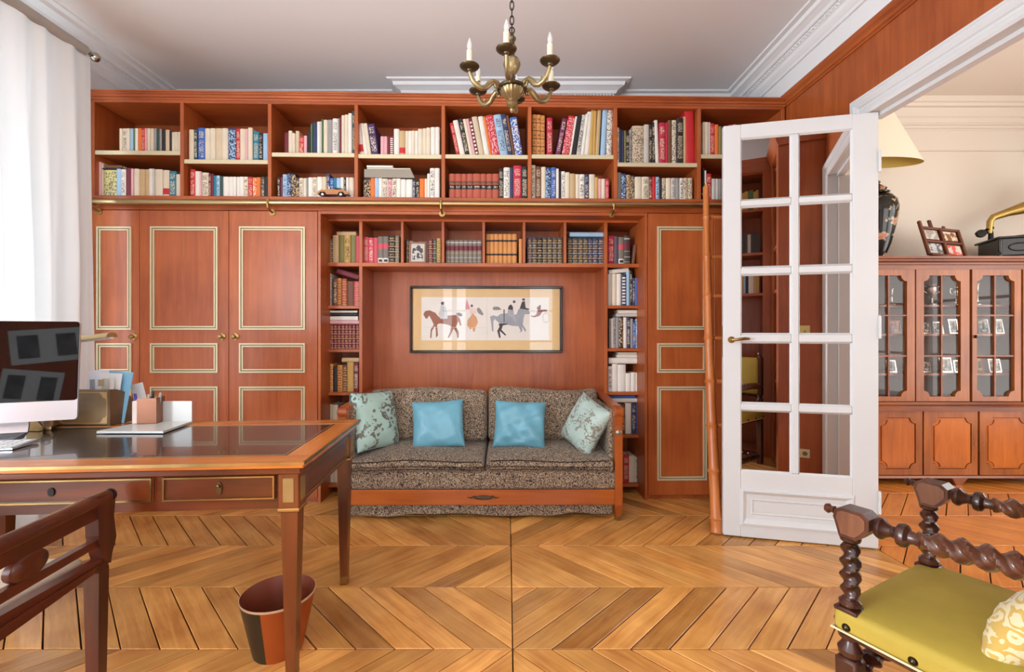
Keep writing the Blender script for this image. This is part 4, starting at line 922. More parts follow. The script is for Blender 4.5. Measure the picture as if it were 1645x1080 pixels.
def keyboard():
    # picture corners: near edge v~737, right tip (68,712)
    x1, y1 = dpx(68, 712); p = desk_pt(x1, y1); a = radians(10)
    t = thing('keyboard', 'slim aluminium keyboard with white keys before the computer', 'keyboard', (p[0]-.415*cos(a)-.0, p[1]-.415*sin(a)-.10, ZD), a)
    b = MB(); b.prism([(0, 0), (.11, 0), (.115, .010), (.108, .014), (0, .005)], 0, .41, 'YZ'); b.build('tray', ALU, t)
    km = plain('white keys', (214, 214, 216), .5)
    for r in range(5):
        n = 14
        for k in range(n):
            x = .006+k*.0285; z = .0055+(.008+r*.0195)*.083
            b = MB(T(x, .008+r*.0195, z)); b.box(0, .0245, 0, .016, 0, .0022, c=.0006); b.build('key', km, t)
keyboard()
def letter_rack():
    X0, X1, Y0 = -2.045, -1.787, 2.047
    t = thing('letter_rack', 'tan leather letter rack with gilt corner tooling and rounded back', 'letter rack', (X0, Y0, ZD), 0)
    LE = plain('tan gilt leather', (138, 112, 74), .4, var=.28, Coat_Weight=.2); w_, h, dp = X1-X0, .165, .15
    side = [(0, 0), (dp, 0), (dp, .03)]+[(dp*cos(a)*1.0, .03+(h-.03)*sin(a)) for a in [k*pi/2/8 for k in range(1, 9)]]
    for x in (0, w_-.008):
        b = MB(); b.prism(side, x, x+.008, 'YZ'); b.build('side_panel', plain('brown leather side', (108, 80, 50), .4, var=.3), t)
    b = MB(); b.box(.008, w_-.008, 0, .008, 0, h, c=.002); b.box(.008, w_-.008, .05, .056, .006, h-.01); b.box(.008, w_-.008, .09, .096, .006, h-.04); b.box(.008, w_-.008, 0, dp-.01, 0, .006); b.build('compartments', LE, t)
    g = plain('gilt tooling', (206, 168, 112), .45, .4); b = MB(); e = .012
    b.box(e, w_-e, -.0015, .0, e, e+.003); b.box(e, w_-e, -.0015, .0, h-e-.003, h-e); b.box(e, e+.003, -.0015, .0, e, h-e); b.box(w_-e-.003, w_-e, -.0015, 0, e, h-e)
    for cx, sx in ((e, 1), (w_-e, -1)):
        for cz, sz in ((e, 1), (h-e, -1)):
            q = [(cx, cz), (cx+sx*.04, cz), (cx+sx*.024, cz+sz*.012), (cx+sx*.02, cz+sz*.024), (cx+sx*.008, cz+sz*.028), (cx, cz+sz*.045)]
            A = sum(q[i][0]*q[(i+1) % 6][1]-q[(i+1) % 6][0]*q[i][1] for i in range(6)); b.prism(q if A > 0 else q[::-1], -.002, 0, 'XZ')
    b.build('gilt_border', g, t)
    # papers (own things)
    def sheet(name, label, x, y, wd, h, z, rz, tilt, rgb, cat='paper', extra=None, lean=8):
        b = MB(RX(radians(-lean)) @ RY(radians(tilt))); b.box(0, wd, 0, .0015, 0, h)
        o = b.build(name, plain('paper %d %d %d' % rgb, rgb, .8), None); o.location = (X0+x, Y0+y, ZD+z); o.rotation_euler = (0, 0, rz); tag(o, label, cat); return o
    sheet('folder', 'pale blue cardboard folder upright in the letter rack', .115, .062, .155, .235, .012, 0, 4, (140, 196, 226), 'folder')
    sheet('letter', 'white letter sheet standing behind the monitor edge in the rack', .10, .040, .095, .235, .012, 0, -1, (222, 224, 232))
    sheet('letter', 'white printed letter leaning right in front of the blue folder', .15, .032, .10, .225, .012, .05, 2, (232, 230, 228))
    sheet('envelope', 'narrow cream slip in front of the letters in the rack', .185, .024, .03, .2, .012, 0, 3, (206, 200, 186), 'envelope', lean=2)
    sheet('envelope', 'greyish folded slip in front of the letters in the rack', .155, .020, .022, .195, .012, 0, -4, (150, 152, 158), 'envelope', lean=2)
    sheet('envelope', 'small white slip at the right of the letters in the rack', .222, .026, .02, .205, .012, 0, 2, (226, 220, 212), 'envelope', lean=2)
    sheet('envelope', 'small tan stamp-like card clipped on the letters', .192, .0125, .026, .03, .178, 0, 0, (176, 158, 120), 'card', lean=0)
    o = MB(RY(radians(-14))); o.box(0, .06, 0, .002, 0, .17); o = o.build('envelope', MATS['paper 232 230 228'], None); o.location = (X0+.262, Y0+.155, ZD+.001); tag(o, 'white envelope sticking out beside the rack at a slant', 'envelope')
letter_rack()
def desk_bits():
    # white stand: flat plate and upright plate
    WP = plain('white lacquered board', (190, 190, 185), .3)
    pts = [dpx(155, 697), dpx(262, 697), dpx(308, 680.5), dpx(232, 680.5)]
    p0 = desk_pt(*pts[0]); t = thing('document_stand', 'white folded board lying flat with an upright back on the desk', 'stand', (*p0, ZD), 0)
    q = [desk_pt(*p) for p in pts]; q = [(x-p0[0], y-p0[1]) for x, y in q]
    b = MB(); b.prism(q, 0.001, .010, 'XY'); b.build('base_plate', WP, t)
    a = q[3]; c = q[2]; h = .103
    a2 = (c[0]-.148, c[1]-.004)
    b = MB(); b.prism([a2, c, (c[0], c[1]+.005), (a2[0], a2[1]+.005)], .0, h, 'XY'); b.build('upright_plate', WP, t)
    # pen holder
    x, y = dpx(238, 684); p = desk_pt(x, y+.02); z0 = ZD+.0105
    t = thing('pen_holder', 'square copper and white pen pot on the white board', 'pen holder', (p[0], p[1], z0), radians(12))
    s, hh = .038, .115; CO = plain('copper sheet', (146, 98, 74), .35, .55); PW = plain('pale pink lacquer', (226, 206, 196), .35)
    b = MB(); b.box(-s, s, -s, -s+.004, 0, hh); b.box(s-.004, s, -s+.004, s, 0, hh); b.box(-s+.004, s-.004, s-.004, s, 0, hh); b.box(-s, s, -s, s, 0, .003); b.build('pot', CO, t)
    b = MB(); b.box(-s-.024, -s, -s+.006, s-.008, 0, hh-.012, c=.004); b.build('side_pocket', PW, t)
    for i, (dx, dy, ax_, ay_, rgb, nm) in enumerate(((-.048, 0, -10, 3, (64, 62, 160), 'blue ballpoint pen in the side pocket of the pen pot'), (.002, .0, 2, 0, (34, 32, 36), 'black marker pen standing in the copper pen pot'), (.018, .012, 10, 4, (150, 156, 150), 'grey pen leaning right in the copper pen pot'), (-.020, .012, -4, -4, (186, 184, 168), 'pale pen standing at the left in the pen pot'))):
        M = T(p[0]+dx, p[1]+dy, z0+.006) @ RY(radians(ax_)) @ RX(radians(ay_)); b = MB(); r = .0045
        L_ = (.128, .138, .132, .12)[i]
        b.lathe([(0,0), (.0015,0), (r*.9,.012), (r,.02), (r,L_*.62), (r*1.25,L_*.63), (r*1.25,L_-.003), (r*.8,L_), (0,L_)], 10); b.box(-.0012, .0012, -r*1.6, -r, L_*.65, L_-.004)
        o = b.build('pen', plain('pen colour %d' % i, rgb, .35), None, True); o.matrix_world = M; tag(o, nm, 'pen', 'pens in the pen pot')
    # glass paperweight / crystal jar
    x, y = dpx(74, 690); p = desk_pt(x, y)
    t = thing('crystal_inkwell', 'clear crystal inkwell behind the computer screen', 'inkwell', (p[0], p[1], ZD), .4)
    gm = bpy.data.materials.new('crystal'); gm.use_nodes = True; g = gm.node_tree.nodes['Principled BSDF']; g.inputs['Transmission Weight'].default_value = 1; g.inputs['Roughness'].default_value = .03; g.inputs['Base Color'].default_value = (.95, .97, 1, 1)
    b = MB(); b.lathe([(0,0), (.024,0), (.027,.008), (.024,.03), (.016,.04), (.018,.044), (0,.046)], 8); b.build('jar', gm, t)
    b = MB(); b.lathe([(0,.046), (.014,.047), (.018,.054), (.010,.062), (0,.064)], 10); b.build('stopper', gm, t)
    # brass lamp: foot, post, shade
    x, y = dpx(45, 693); p = desk_pt(x, y)
    t = thing('desk_lamp', 'brass desk lamp with a long horizontal shade behind the computer', 'lamp', (p[0], p[1]+.16, ZD), 0)
    b = MB(); b.prism([(-.12, -.16), (.045, -.16), (.055, -.12), (.03, -.065), (-.12, -.065)], 0, .012, 'XY'); b.prism([(-.02, .0121), (.055, .0121), (.02, .05), (-.015, .055)], -.15, -.07, 'XZ'); b.build('lamp_base', BRASSP, t)
    b = MB(); b.tube([(-.01, -.09, .04), (-.02, -.08, .2), (.0, -.07, .36), (.06, -.06, .41)], .006, 8); b.build('lamp_arm', BRASSP, t, True)
    ys = 2.04; Y2 = p[1]+.16; xa, xb = (110-CU)/F*ys-p[0], (180-CU)/F*ys-p[0]
    za = ZC-(549-CV)/F*ys-ZD; zb = ZC-(541-CV)/F*ys-ZD; dy = ys-Y2
    pts = [(xa+(xb-xa)*k/6, dy, za+(zb-za)*k/6+.006) for k in range(7)]
    b = MB(); seg = 10; vs = []
    for p_ in pts:
        for k in range(seg+1):
            a = pi*k/seg; vs.append((p_[0], p_[1]+.03*cos(a), p_[2]+.022*sin(a)-.008))
    b.add(vs, [(i*(seg+1)+k, i*(seg+1)+k+1, (i+1)*(seg+1)+k+1, (i+1)*(seg+1)+k) for i in range(6) for k in range(seg)]+[tuple(range(6*(seg+1), 7*(seg+1)))]); b.build('lamp_shade', BRASSP, t, True)
    b = MB(); b.tube([(p_[0], p_[1], p_[2]-.008) for p_ in pts], .009, 10); b.build('lamp_tube', plain('white tube', (232, 230, 222), .4), t, True)
desk_bits()
# ---------------------------------------------------------------- waste basket
def basket():
    t = thing('waste_basket', 'round orange-red waste basket with a black painted side under the desk', 'basket', (-.855, 1.70, 0), 0)
    RED = plain('painted orange red', (146, 64, 18), .38, var=.12); BK = plain('painted black', (36, 30, 22), .35); IN = plain('basket inside', (120, 50, 24), .5); RIM = plain('worn rim', (196, 160, 130), .5)
    seg = 48; b = MB(); vs = []
    pr = [(.084, 0), (.086, .006), (.106, .10), (.128, .205), (.130, .212), (.127, .213), (.125, .208), (.102, .10), (.082, .012), (0, .012)]
    n = len(pr)
    for k in range(seg):
        a = 2*pi*k/seg
        for r, z in pr: vs.append((r*cos(a), r*sin(a), z))
    fs = []; ms = []
    for k in range(seg):
        an = (k+.5)*360/seg
        for i in range(n-1):
            a = k*n+i; c = ((k+1) % seg)*n+i; fs.append((a, c, c+1, a+1))
            m = 0 if i < 3 else (3 if i in (3, 4) else 2)
            if i < 3 and 176 < an < 268: m = 1
            ms.append(m)
    fs.append(tuple(k*n for k in range(seg))[::-1]); ms.append(1)
    b.v, b.f, b.m = vs, fs, ms
    b.build('bucket', [RED, BK, IN, RIM], t, True)
basket()
# ---------------------------------------------------------------- desk chair (arm seen at the left)
def desk_chair():
    P1 = Vector((-1.237, 1.38, 0)); P2 = Vector((-1.195, 1.072, 0)); d = (P2-P1).normalized()
    t = thing('desk_armchair', 'reddish wooden open armchair with round-medallion arm at the left', 'chair', (P1.x, P1.y, 0), atan2(d.y, d.x))
    # local: x runs back along the arm, y = outward (towards viewer side +?), z up
    Mi = (Matrix.Translation(P1) @ RZ(atan2(d.y, d.x))).inverted(); nrm = Vector((-d.y, d.x, 0))
    def A(u, v):
        D = Vector(((u-CU)/F, 1, -(v-CV)/F)); s = nrm.dot(P1)/nrm.dot(D); P = D*s; P.z += ZC; q = Mi @ P; return (q.x, q.z)
    a = A(172, 797); c = A(0, 878); sl = (c[1]-a[1])/(c[0]-a[0]); XE = .50
    b = MB(); b.tube([(a[0]+.0-.004, 0, a[1]), (a[0]+.006, 0, a[1]), (c[0], 0, c[1]), (XE, 0, c[1]+sl*(XE-c[0]))], [.017, .0215, .0215, .0215], 14); b.build('arm_rail', W_CHAIR, t, True)
    b = MB(); b.lathe([(0,-.012), (.014,-.010), (.021,0), (.021,.010), (0,.012)], 14, (a[0]-.012, 0, a[1]), ax='X'); b.build('rail_cap', plain('ebonised cap', (30, 22, 22), .25), t, True)
    def slab(pts, y0, y1, name, mat=W_CHAIR):
        q = [A(*p) for p in pts]; Ar = sum(q[i][0]*q[(i+1) % len(q)][1]-q[(i+1) % len(q)][0]*q[i][1] for i in range(len(q)))
        if Ar < 0: q = q[::-1]
        b = MB(); b.prism(q, y0, y1, 'XZ'); return b.build(name, mat, t)
    WX = wood('chair wood lengthwise', (56, 24, 14), (104, 46, 28), 'X', rough=.28)
    def ext(p, q, f): return (p[0]+(q[0]-p[0])*f, p[1]+(q[1]-p[1])*f)
    def rail_(l0, l1, h0, h1, y0, y1, name):   # upper line l0->l1, lower line h0->h1 from right to left, extended
        f = 1.6
        return slab([l0, ext(l0, l1, f), ext(h0, h1, f), h0], y0, y1, name, WX)
    rail_((160, 808), (0, 885), (150, 835), (0, 912), -.011, .011, 'upper_rail')
    rail_((150, 868), (0, 950), (150, 880), (0, 968), -.010, .010, 'middle_rail')
    rail_((158, 897), (0, 985), (158, 908), (0, 1002), -.014, .014, 'seat_rail')
    rail_((150, 908), (0, 1002), (138, 925), (0, 1022), -.010, .018, 'seat_rail')
    m = A(42, 909); b = MB(); b.lathe([(0,-.014), (.028,-.014), (.034,-.008), (.034,.008), (.028,.014), (0,.014)], 22, (0, 0, 0), ax='Y'); b.v = [(x*1.65+m[0], y, z*1.0+m[1]) for x, y, z in b.v]; b.build('medallion', W_CHAIR, t, True)
    slab([(146, 798), (176, 792), (173, 830), (177, 862), (170, 890), (168, 905), (158, 905), (152, 885), (148, 862), (147, 830)], -.018, .018, 'arm_post')
    q0 = A(160, 905); za = q0[1]
    for lx, nm in ((.012, 'leg'), (.47, 'leg')):
        b = MB(); a_, c_ = .021, .015; zt_ = za+.004
        ly = 0
        b.add([(lx-c_, ly-c_, 0), (lx+c_, ly-c_, 0), (lx+c_, ly+c_, 0), (lx-c_, ly+c_, 0), (lx-a_, ly-a_, zt_-.02), (lx+a_, ly-a_, zt_-.02), (lx+a_, ly+a_, zt_-.02), (lx-a_, ly+a_, zt_-.02), (lx-.017, ly-.019, zt_), (lx+.017, ly-.019, zt_), (lx+.017, ly+.019, zt_), (lx-.017, ly+.019, zt_)], [(3,2,1,0),(8,9,10,11),(0,1,5,4),(1,2,6,5),(2,3,7,6),(3,0,4,7),(4,5,9,8),(5,6,10,9),(6,7,11,10),(7,4,8,11)])
        b.build(nm, W_CHAIR, t)
        b = MB(); ly = -.56
        b.box(lx-.018, lx+.018, ly-.018, ly+.018, 0, .64 if lx < .1 else .9, c=.004); b.build(nm, W_CHAIR, t)
    b = MB(); b.box(.0, .48, -.574, -.546, za-.05, za, c=.003); b.box(-.004, .022, -.54, -.02, za-.06, za-.012, c=.003); b.box(.46, .486, -.54, -.02, za-.06, za-.012, c=.003); b.build('seat_frame', W_CHAIR, t)
    b = MB(); b.soft(.225, .255, .026, .024, at=(.235, -.282, za+.008), crown=.012); b.build('seat_pad', plain('cream hide', (206, 190, 168), .6, var=.05), t, 2)
    b = MB(); b.tube([(-.0, -.56, a[1]), (XE, -.56, a[1]+.02)], .02, 12); b.build('arm_rail', W_CHAIR, t, True)
    b = MB(); b.box(.455, .485, -.56, .0, .80, .87, c=.008); b.box(.46, .48, -.56, 0, .58, .61, c=.004); b.box(.455, .485, -.018, .018, za, .86, c=.004); b.build('backrest', W_CHAIR, t)
desk_chair()
# ---------------------------------------------------------------- open french door with mirror panes
MIRR = plain('aged mirror', (236, 232, 230), .015, 1)
def french_door():
    P0 = Vector((1.252, 2.638, 0)); P1 = Vector((2.012, 2.465, 0)); d = (P1-P0).normalized(); Wd = (P1-P0).length; ang = atan2(d.y, d.x)
    t = thing('door_1', 'open white french door leaf with ten mirrored panes and a brass handle', None or 'door', (P0.x, P0.y, .008), ang); t['kind'] = 'structure'; del t['category']
    nrm = Vector((-d.y, d.x, 0))
    def D_(u, v):
        r = Vector(((u-CU)/F, 1, -(v-CV)/F)); s = nrm.dot(P0)/nrm.dot(r); P = r*s; P.z += ZC; return ((P-P0).dot(d), P.z-.008)
    a = D_(1190.5, 222); b_ = D_(1272, 400)[0]; c_ = D_(1284, 400)[0]; e_ = D_(1370, 400)[0]
    hs = 2.372; y0, y1 = 0, .038
    zt_ = a[1]; zb_ = D_(1192, 757)[1]
    rows = [(zt_, D_(1192, 321.5)[1]), (D_(1192, 332)[1], D_(1192, 430)[1]), (D_(1192, 441.5)[1], D_(1192, 537)[1]), (D_(1192, 550)[1], D_(1192, 648)[1]), (D_(1192, 659.5)[1], zb_)]
    x0, x1, x2, x3 = a[0], b_, c_, e_
    b = MB(); b.box(0, x0, y0, y1, 0, hs, c=.004); b.build('stile', WHITE, t)
    b = MB(); b.box(x3, Wd, y0, y1, 0, hs, c=.004); b.build('stile', WHITE, t)
    b = MB(); b.box(x0, x3, y0, y1, zt_, hs, c=.002); b.build('top_rail', WHITE, t)
    pz0, pz1 = D_(1194, 842)[1], D_(1194, 786)[1]
    b = MB(); b.box(x0, x3, y0, y1, pz1, zb_, c=.002); b.build('middle_rail', WHITE, t)
    b = MB(); b.box(x0, x3, y0, y1, 0, pz0, c=.002); b.build('bottom_rail', WHITE, t)
    b = MB(); b.box(x1, x2, y0-.001, y1, zb_, zt_, c=.006); b.build('muntin', WHITE, t)
    for k in range(4):
        b = MB(); b.box(x0, x1, y0, y1, rows[k+1][0], rows[k][1], c=.006); b.build('muntin', WHITE, t)
        b = MB(); b.box(x2, x3, y0, y1, rows[k+1][0], rows[k][1], c=.006); b.build('muntin', WHITE, t)
    g = .007
    for z1_, z0_ in rows:
        for xa, xb in ((x0, x1), (x2, x3)):
            b = MB(); b.box(xa, xb, .016, .020, z0_, z1_); p = b.build('mirror_pane', MIRR, t)
            b = MB()
            for k in range(1):
                n = 4
                o = [(xa, z0_), (xb, z0_), (xb, z1_), (xa, z1_)]; i_ = [(xa+g, z0_+g), (xb-g, z0_+g), (xb-g, z1_-g), (xa+g, z1_-g)]
                b.add([(x, .002, z) for x, z in o]+[(x, .0155, z) for x, z in i_], [(j, (j+1) % 4, 4+(j+1) % 4, 4+j) for j in range(4)])
            b.build('glazing_bead', WHITE, p)
    # bottom raised panel
    b = MB(); b.box(x0, x3, .014, .026, pz0, pz1)
    prof = [(0, .0), (.004, -.010), (.014, -.012), (.022, -.004), (.030, .004), (.036, .012), (.060, .0135), (.066, .008), (.074, .012)]
    rings = []
    for o, y in prof: rings.append([(x0+o-.006, y, pz0+o-.006), (x3-o+.006, y, pz0+o-.006), (x3-o+.006, y, pz1-o+.006), (x0+o-.006, y, pz1-o+.006)])
    vs = [p for r in rings for p in r]; b.add(vs, [(k*4+j, k*4+(j+1) % 4, (k+1)*4+(j+1) % 4, (k+1)*4+j) for k in range(len(rings)-1) for j in range(4)])
    b.build('bottom_panel', WHITE, t)
    h = D_(1175, 546)
    b = MB(); b.lathe([(0,-.008), (.016,-.008), (.02,-.002), (.02,.001), (0,.001)], 16, (h[0], 0, h[1]), ax='Y'); b.tube([(h[0], -.004, h[1]), (h[0], -.04, h[1]), (h[0]+.02, -.046, h[1]+.002), (h[0]+.06, -.045, h[1]+.007), (h[0]+.085, -.042, h[1]+.006)], [.007, .008, .008, .009, .006], 10)
    b.tube([(h[0], .037, h[1]), (h[0], .08, h[1]), (h[0]+.085, .082, h[1]+.006)], [.007, .008, .006], 8); b.build('lever_handle', BRASS, t, True)
    b = MB(); b.box(-.002, .001, .010, .028, h[1]-.10, h[1]+.08); b.build('latch_plate', plain('latch steel', (170,168,160), .35, .8), t)
    for z in (.25, 1.2, 2.1):
        b = MB(); b.lathe([(0,-.06), (.007,-.058), (.007,.058), (.004,.066), (0,.068)], 8, (Wd+.002, -.006, z)); b.build('hinge', WHITE, t, True)
french_door()
def second_leaf():
    P1 = Vector((2.04, 1.395, .008)); ang = radians(8)
    t = thing('door_2', 'white french door leaf folded open into the far room, seen in the mirror', 'door', P1, ang); t['kind'] = 'structure'; del t['category']
    Wd = .6; hs = 2.35
    for xa, xb in ((0, .09), (Wd-.09, Wd)):
        b = MB(); b.box(xa, xb, 0, .038, 0, hs, c=.003); b.build('stile', WHITE, t)
    for za, zb in ((0, .10), (.28, .40), (2.27, hs)):
        b = MB(); b.box(.09, Wd-.09, 0, .038, za, zb, c=.003); b.build('rail', WHITE, t)
    b = MB(); b.box(.09, Wd-.09, .014, .024, .10, .28); b.build('bottom_panel', WHITE, t)
    for k in range(1, 5):
        z = .40+k*.374; b = MB(); b.box(.09, Wd-.09, 0, .038, z-.016, z+.016, c=.004); b.build('muntin', WHITE, t)
    b = MB(); b.box(Wd/2-.016, Wd/2+.016, -.001, .038, .40, 2.27, c=.004); b.build('muntin', WHITE, t)
    b = MB(); b.box(.09, Wd-.09, .017, .021, .40, 2.27); b.build('pane', GLASS, t)
    b = MB(); b.tube([(Wd-.05, -.002, 1.15), (Wd-.05, -.04, 1.15), (Wd-.13, -.045, 1.155)], .008, 8); b.build('lever_handle', BRASS, t, True)
second_leaf()
# ---------------------------------------------------------------- ladder
def ladder():
    B = Vector((1.238, 2.69, 0)); zt_ = 2.19; tu = ray(1134, 300, 3.06); Tp = Vector((tu.x, 3.06, tu.z)); off = Vector((.40, .012, 0))
    t = thing('library_ladder', 'bamboo-style orange wood library ladder leaning on the brass rail', 'ladder', B, 0)
    A_ = Tp-B; off = Vector((.38, .012, 0))
    def pt(s): return A_*s+Vector((-.012*sin(pi*s)*1.0, 0, 0))
    ns = 9; nodes = [.0, .035, .16, .283, .405, .53, .655, .775, .90, 1.0]
    for k, o in enumerate((Vector(), off)):
        pts, rs = [], []
        for i in range(len(nodes)-1):
            for f in (0, .04, .1, .5, .9, .96):
                s = nodes[i]+(nodes[i+1]-nodes[i])*f; pts.append(pt(s)+o)
                base = .034-.014*s; rs.append(base*(1.22 if f == 0 else (1.02 if f in (.04, .96) else (.97 if f in (.1, .9) else .94))))
        pts.append(pt(1)+o); rs.append(.018)
        b = MB(); b.tube(pts, rs, 12); st = b.build('side_rail', W_LAD, t, True)
        b = MB(); top = pt(1)+o; b.tube([top, top+Vector((0, .0, .02))], .012, 8); 
        b.tube([top+Vector((0, .0, -.08)), top+Vector((0, .03, -.05)), top+Vector((0, .055, -.03))], .006, 6); b.build('rail_hook', BRASS, st, True)
    for s in nodes[2:9]:
        b = MB(); p = pt(s); L_ = off; b.tube([p+L_*.04, p+L_*.3, p+L_*.34, p+L_*.38, p+L_*.66, p+L_*.70, p+L_*.96], [.012, .012, .0135, .012, .012, .0135, .012], 8); b.build('rung', W_LAD, t, True)
ladder()
# ---------------------------------------------------------------- chandelier
def chandelier():
    CBR = plain('antique bronze gilt', (158, 140, 100), .36, .8, var=.3); CDK = plain('darkened bronze', (92, 80, 58), .38, .85, var=.25); CIV = plain('ivory candle tube', (228, 216, 186), .55)
    bulb = bpy.data.materials.new('clear bulb'); bulb.use_nodes = True; g = bulb.node_tree.nodes['Principled BSDF']; g.inputs['Base Color'].default_value = (.95, .95, .95, 1); g.inputs['Roughness'].default_value = .05; g.inputs['Alpha'].default_value = .30
    t = thing('chandelier', 'aged brass six-arm chandelier with ivory candle lamps on a chain', 'chandelier', (.022, 2.2, 2.242))
    Z = lambda z: z-2.242
    P = lambda pr: [(r, Z(z)) for r, z in pr]
    b = MB(); b.lathe(P([(0,2.242),(.006,2.246),(.011,2.258),(.007,2.266),(.016,2.270),(.026,2.284),(.024,2.296),(.016,2.303),(.020,2.309),(.040,2.322),(.054,2.342),(.058,2.356)]), 40, flute=.05, nf=16); b.build('fluted_bowl', CBR, t, True)
    b = MB(); b.lathe(P([(.050,2.352),(.070,2.354),(.074,2.360),(.070,2.367),(.056,2.370),(.050,2.376),(.030,2.386),(.014,2.392),(.010,2.400),(.016,2.408),(.018,2.416),(.010,2.424),(.012,2.430)]), 32); b.build('bowl_rim', CDK, t, True)
    b = MB(); b.lathe(P([(.010,2.426),(.018,2.434),(.032,2.452),(.040,2.476),(.038,2.492),(.026,2.502),(.018,2.506)]), 30, flute=.05, nf=10); b.build('urn', CBR, t, True)
    b = MB(); b.lathe(P([(.016,2.502),(.030,2.496),(.032,2.502),(.016,2.510),(.013,2.516),(.013,2.590),(.018,2.596),(.020,2.604),(.012,2.614),(.008,2.626),(.003,2.634),(0,2.636)]), 24); b.build('stem', CDK, t, True)
    b = MB(); lz = 2.630; b.tube([(cos(a)*.012, 0, Z(lz+.012)+sin(a)*.016) for a in [k*pi/6 for k in range(12)]], .003, 6, closed=True); b.build('hook_ring', BLKM, t, True)
    z = 2.655; k = 0
    while z < 3.17:
        b = MB(); pts = []
        for a in [k2*pi/6 for k2 in range(12)]:
            x = .009*cos(a); zz = .017*sin(a)+ (.006 if sin(a) > .01 else (-.006 if sin(a) < -.01 else 0))
            pts.append((x, 0, Z(z)+zz) if k % 2 else (0, x, Z(z)+zz))
        b.tube(pts, .0026, 6, closed=True); b.build('chain_link', BLKM, t, True); z += .036; k += 1
    b = MB(); b.lathe(P([(0,3.15),(.03,3.155),(.05,3.175),(.055,3.195),(0,3.199)]), 24); b.build('ceiling_cup', CDK, t, True)
    for deg in (-97, -37, 23, 83, 143, 203):
        R_ = RZ(radians(deg)); r0 = .215
        b = MB(R_)
        ctl = [(.048, 2.366), (.060, 2.362), (.078, 2.372), (.098, 2.374), (.116, 2.360), (.134, 2.338), (.156, 2.330), (.180, 2.338), (.198, 2.356), (.208, 2.376), (.215, 2.394)]
        b.tube([(x, 0, Z(z)) for x, z in ctl], [.012, .011, .012, .0135, .0145, .013, .012, .0115, .0105, .010, .009], 12)
        b.tube([(.092, 0, Z(2.366)), (.086, 0, Z(2.350)), (.076, 0, Z(2.348)), (.072, 0, Z(2.356)), (.078, 0, Z(2.360))], [.007, .006, .005, .004, .003], 8)
        b.tube([(.17, 0, Z(2.345)), (.176, 0, Z(2.356)), (.168, 0, Z(2.362)), (.162, 0, Z(2.357))], [.006, .005, .004, .003], 8)
        a = b.build('arm', CBR, t, True)
        c = R_ @ Vector((r0, 0, 0))
        b = MB(); b.lathe(P([(.006,2.392),(.012,2.396),(.014,2.402),(.034,2.408),(.044,2.416),(.046,2.420),(.043,2.421),(.030,2.414),(.012,2.410),(.012,2.412),(0,2.412)]), 24, (c.x, c.y, 0)); b.build('drip_pan', CDK, a, True)
        b = MB(); b.lathe(P([(0,2.411),(.0135,2.411),(.0135,2.492),(.011,2.495),(0,2.495)]), 16, (c.x, c.y, 0)); b.build('candle_tube', CIV, a, True)
        b = MB(); b.lathe(P([(.008,2.495),(.012,2.508),(.0125,2.517),(.009,2.532),(.003,2.548),(0,2.553)]), 12, (c.x, c.y, 0)); b.build('bulb', bulb, a, True)
chandelier()
# ---------------------------------------------------------------- curtain and rod
def curtain():
    m, nt, bs = _mat('sheer white linen'); N = nt.nodes.new
    tr = N('ShaderNodeBsdfTranslucent'); df = N('ShaderNodeBsdfDiffuse'); mx = N('ShaderNodeMixShader'); mx.inputs[0].default_value = .26
    tr.inputs[0].default_value = (.80, .80, .79, 1); df.inputs[0].default_value = (.84, .84, .83, 1); nt.links.new(df.outputs[0], mx.inputs[1]); nt.links.new(tr.outputs[0], mx.inputs[2]); nt.links.new(mx.outputs[0], nt.nodes['Material Output'].inputs[0])
    t = thing('curtain', 'long sheer white curtain hanging in soft folds at the left window', 'curtain', (-2.72, 2.0, 0))
    ny, nz = 300, 26; vs = []; rnd = random.Random(5); ph = [rnd.uniform(0, 6) for _ in range(6)]
    for i in range(ny+1):
        y = -1.0+1.97*i/ny
        for k in range(nz+1):
            z = 2.965*(1-k/nz)+.02; f = k/nz; a = .010+.044*min(1, f*2.2)
            fold = sin(38*y+1.6*sin(5*y+ph[0])+.8*f*sin(3*y+ph[1]))+.45*sin(71*y+ph[2]+1.2*f)+.3*sin(17*y+ph[3]-f)
            vs.append((a*fold*.75+.01*f, y-.0+(.03*f*sin(4*y) if i < ny else .0), z))
    b = MB(); b.add(vs, [(i*(nz+1)+k, i*(nz+1)+k+1, (i+1)*(nz+1)+k+1, (i+1)*(nz+1)+k) for i in range(ny) for k in range(nz)]); b.build('curtain_panel', m, t, 2)
    r = thing('curtain_rod', 'curtain rod sleeved in greyish linen with a nickel finial', 'curtain rod', (-2.72, 2.0, 3.0))
    b = MB(); b.tube([(0, -1.1+.1*k, 0) for k in range(20)]+[(0, .93, 0)], .032, 14); b.build('linen_sleeve', plain('grey linen sleeve', (176, 172, 166), .9, var=.06), r, True)
    b = MB(); b.lathe([(0,.92), (.012,.922), (.012,.955), (.02,.96), (.02,.966), (.012,.97), (.012,.978), (.024,.985), (.030,1.0), (.027,1.016), (.014,1.026), (0,1.03)], 18, (0,0,0), ax='Y'); b.build('finial', STEEL, r, True)
    b = MB(); b.box(-.22, 0, .955, .963, -.012, .02, c=.003); b.build('bracket', STEEL, r)
curtain()
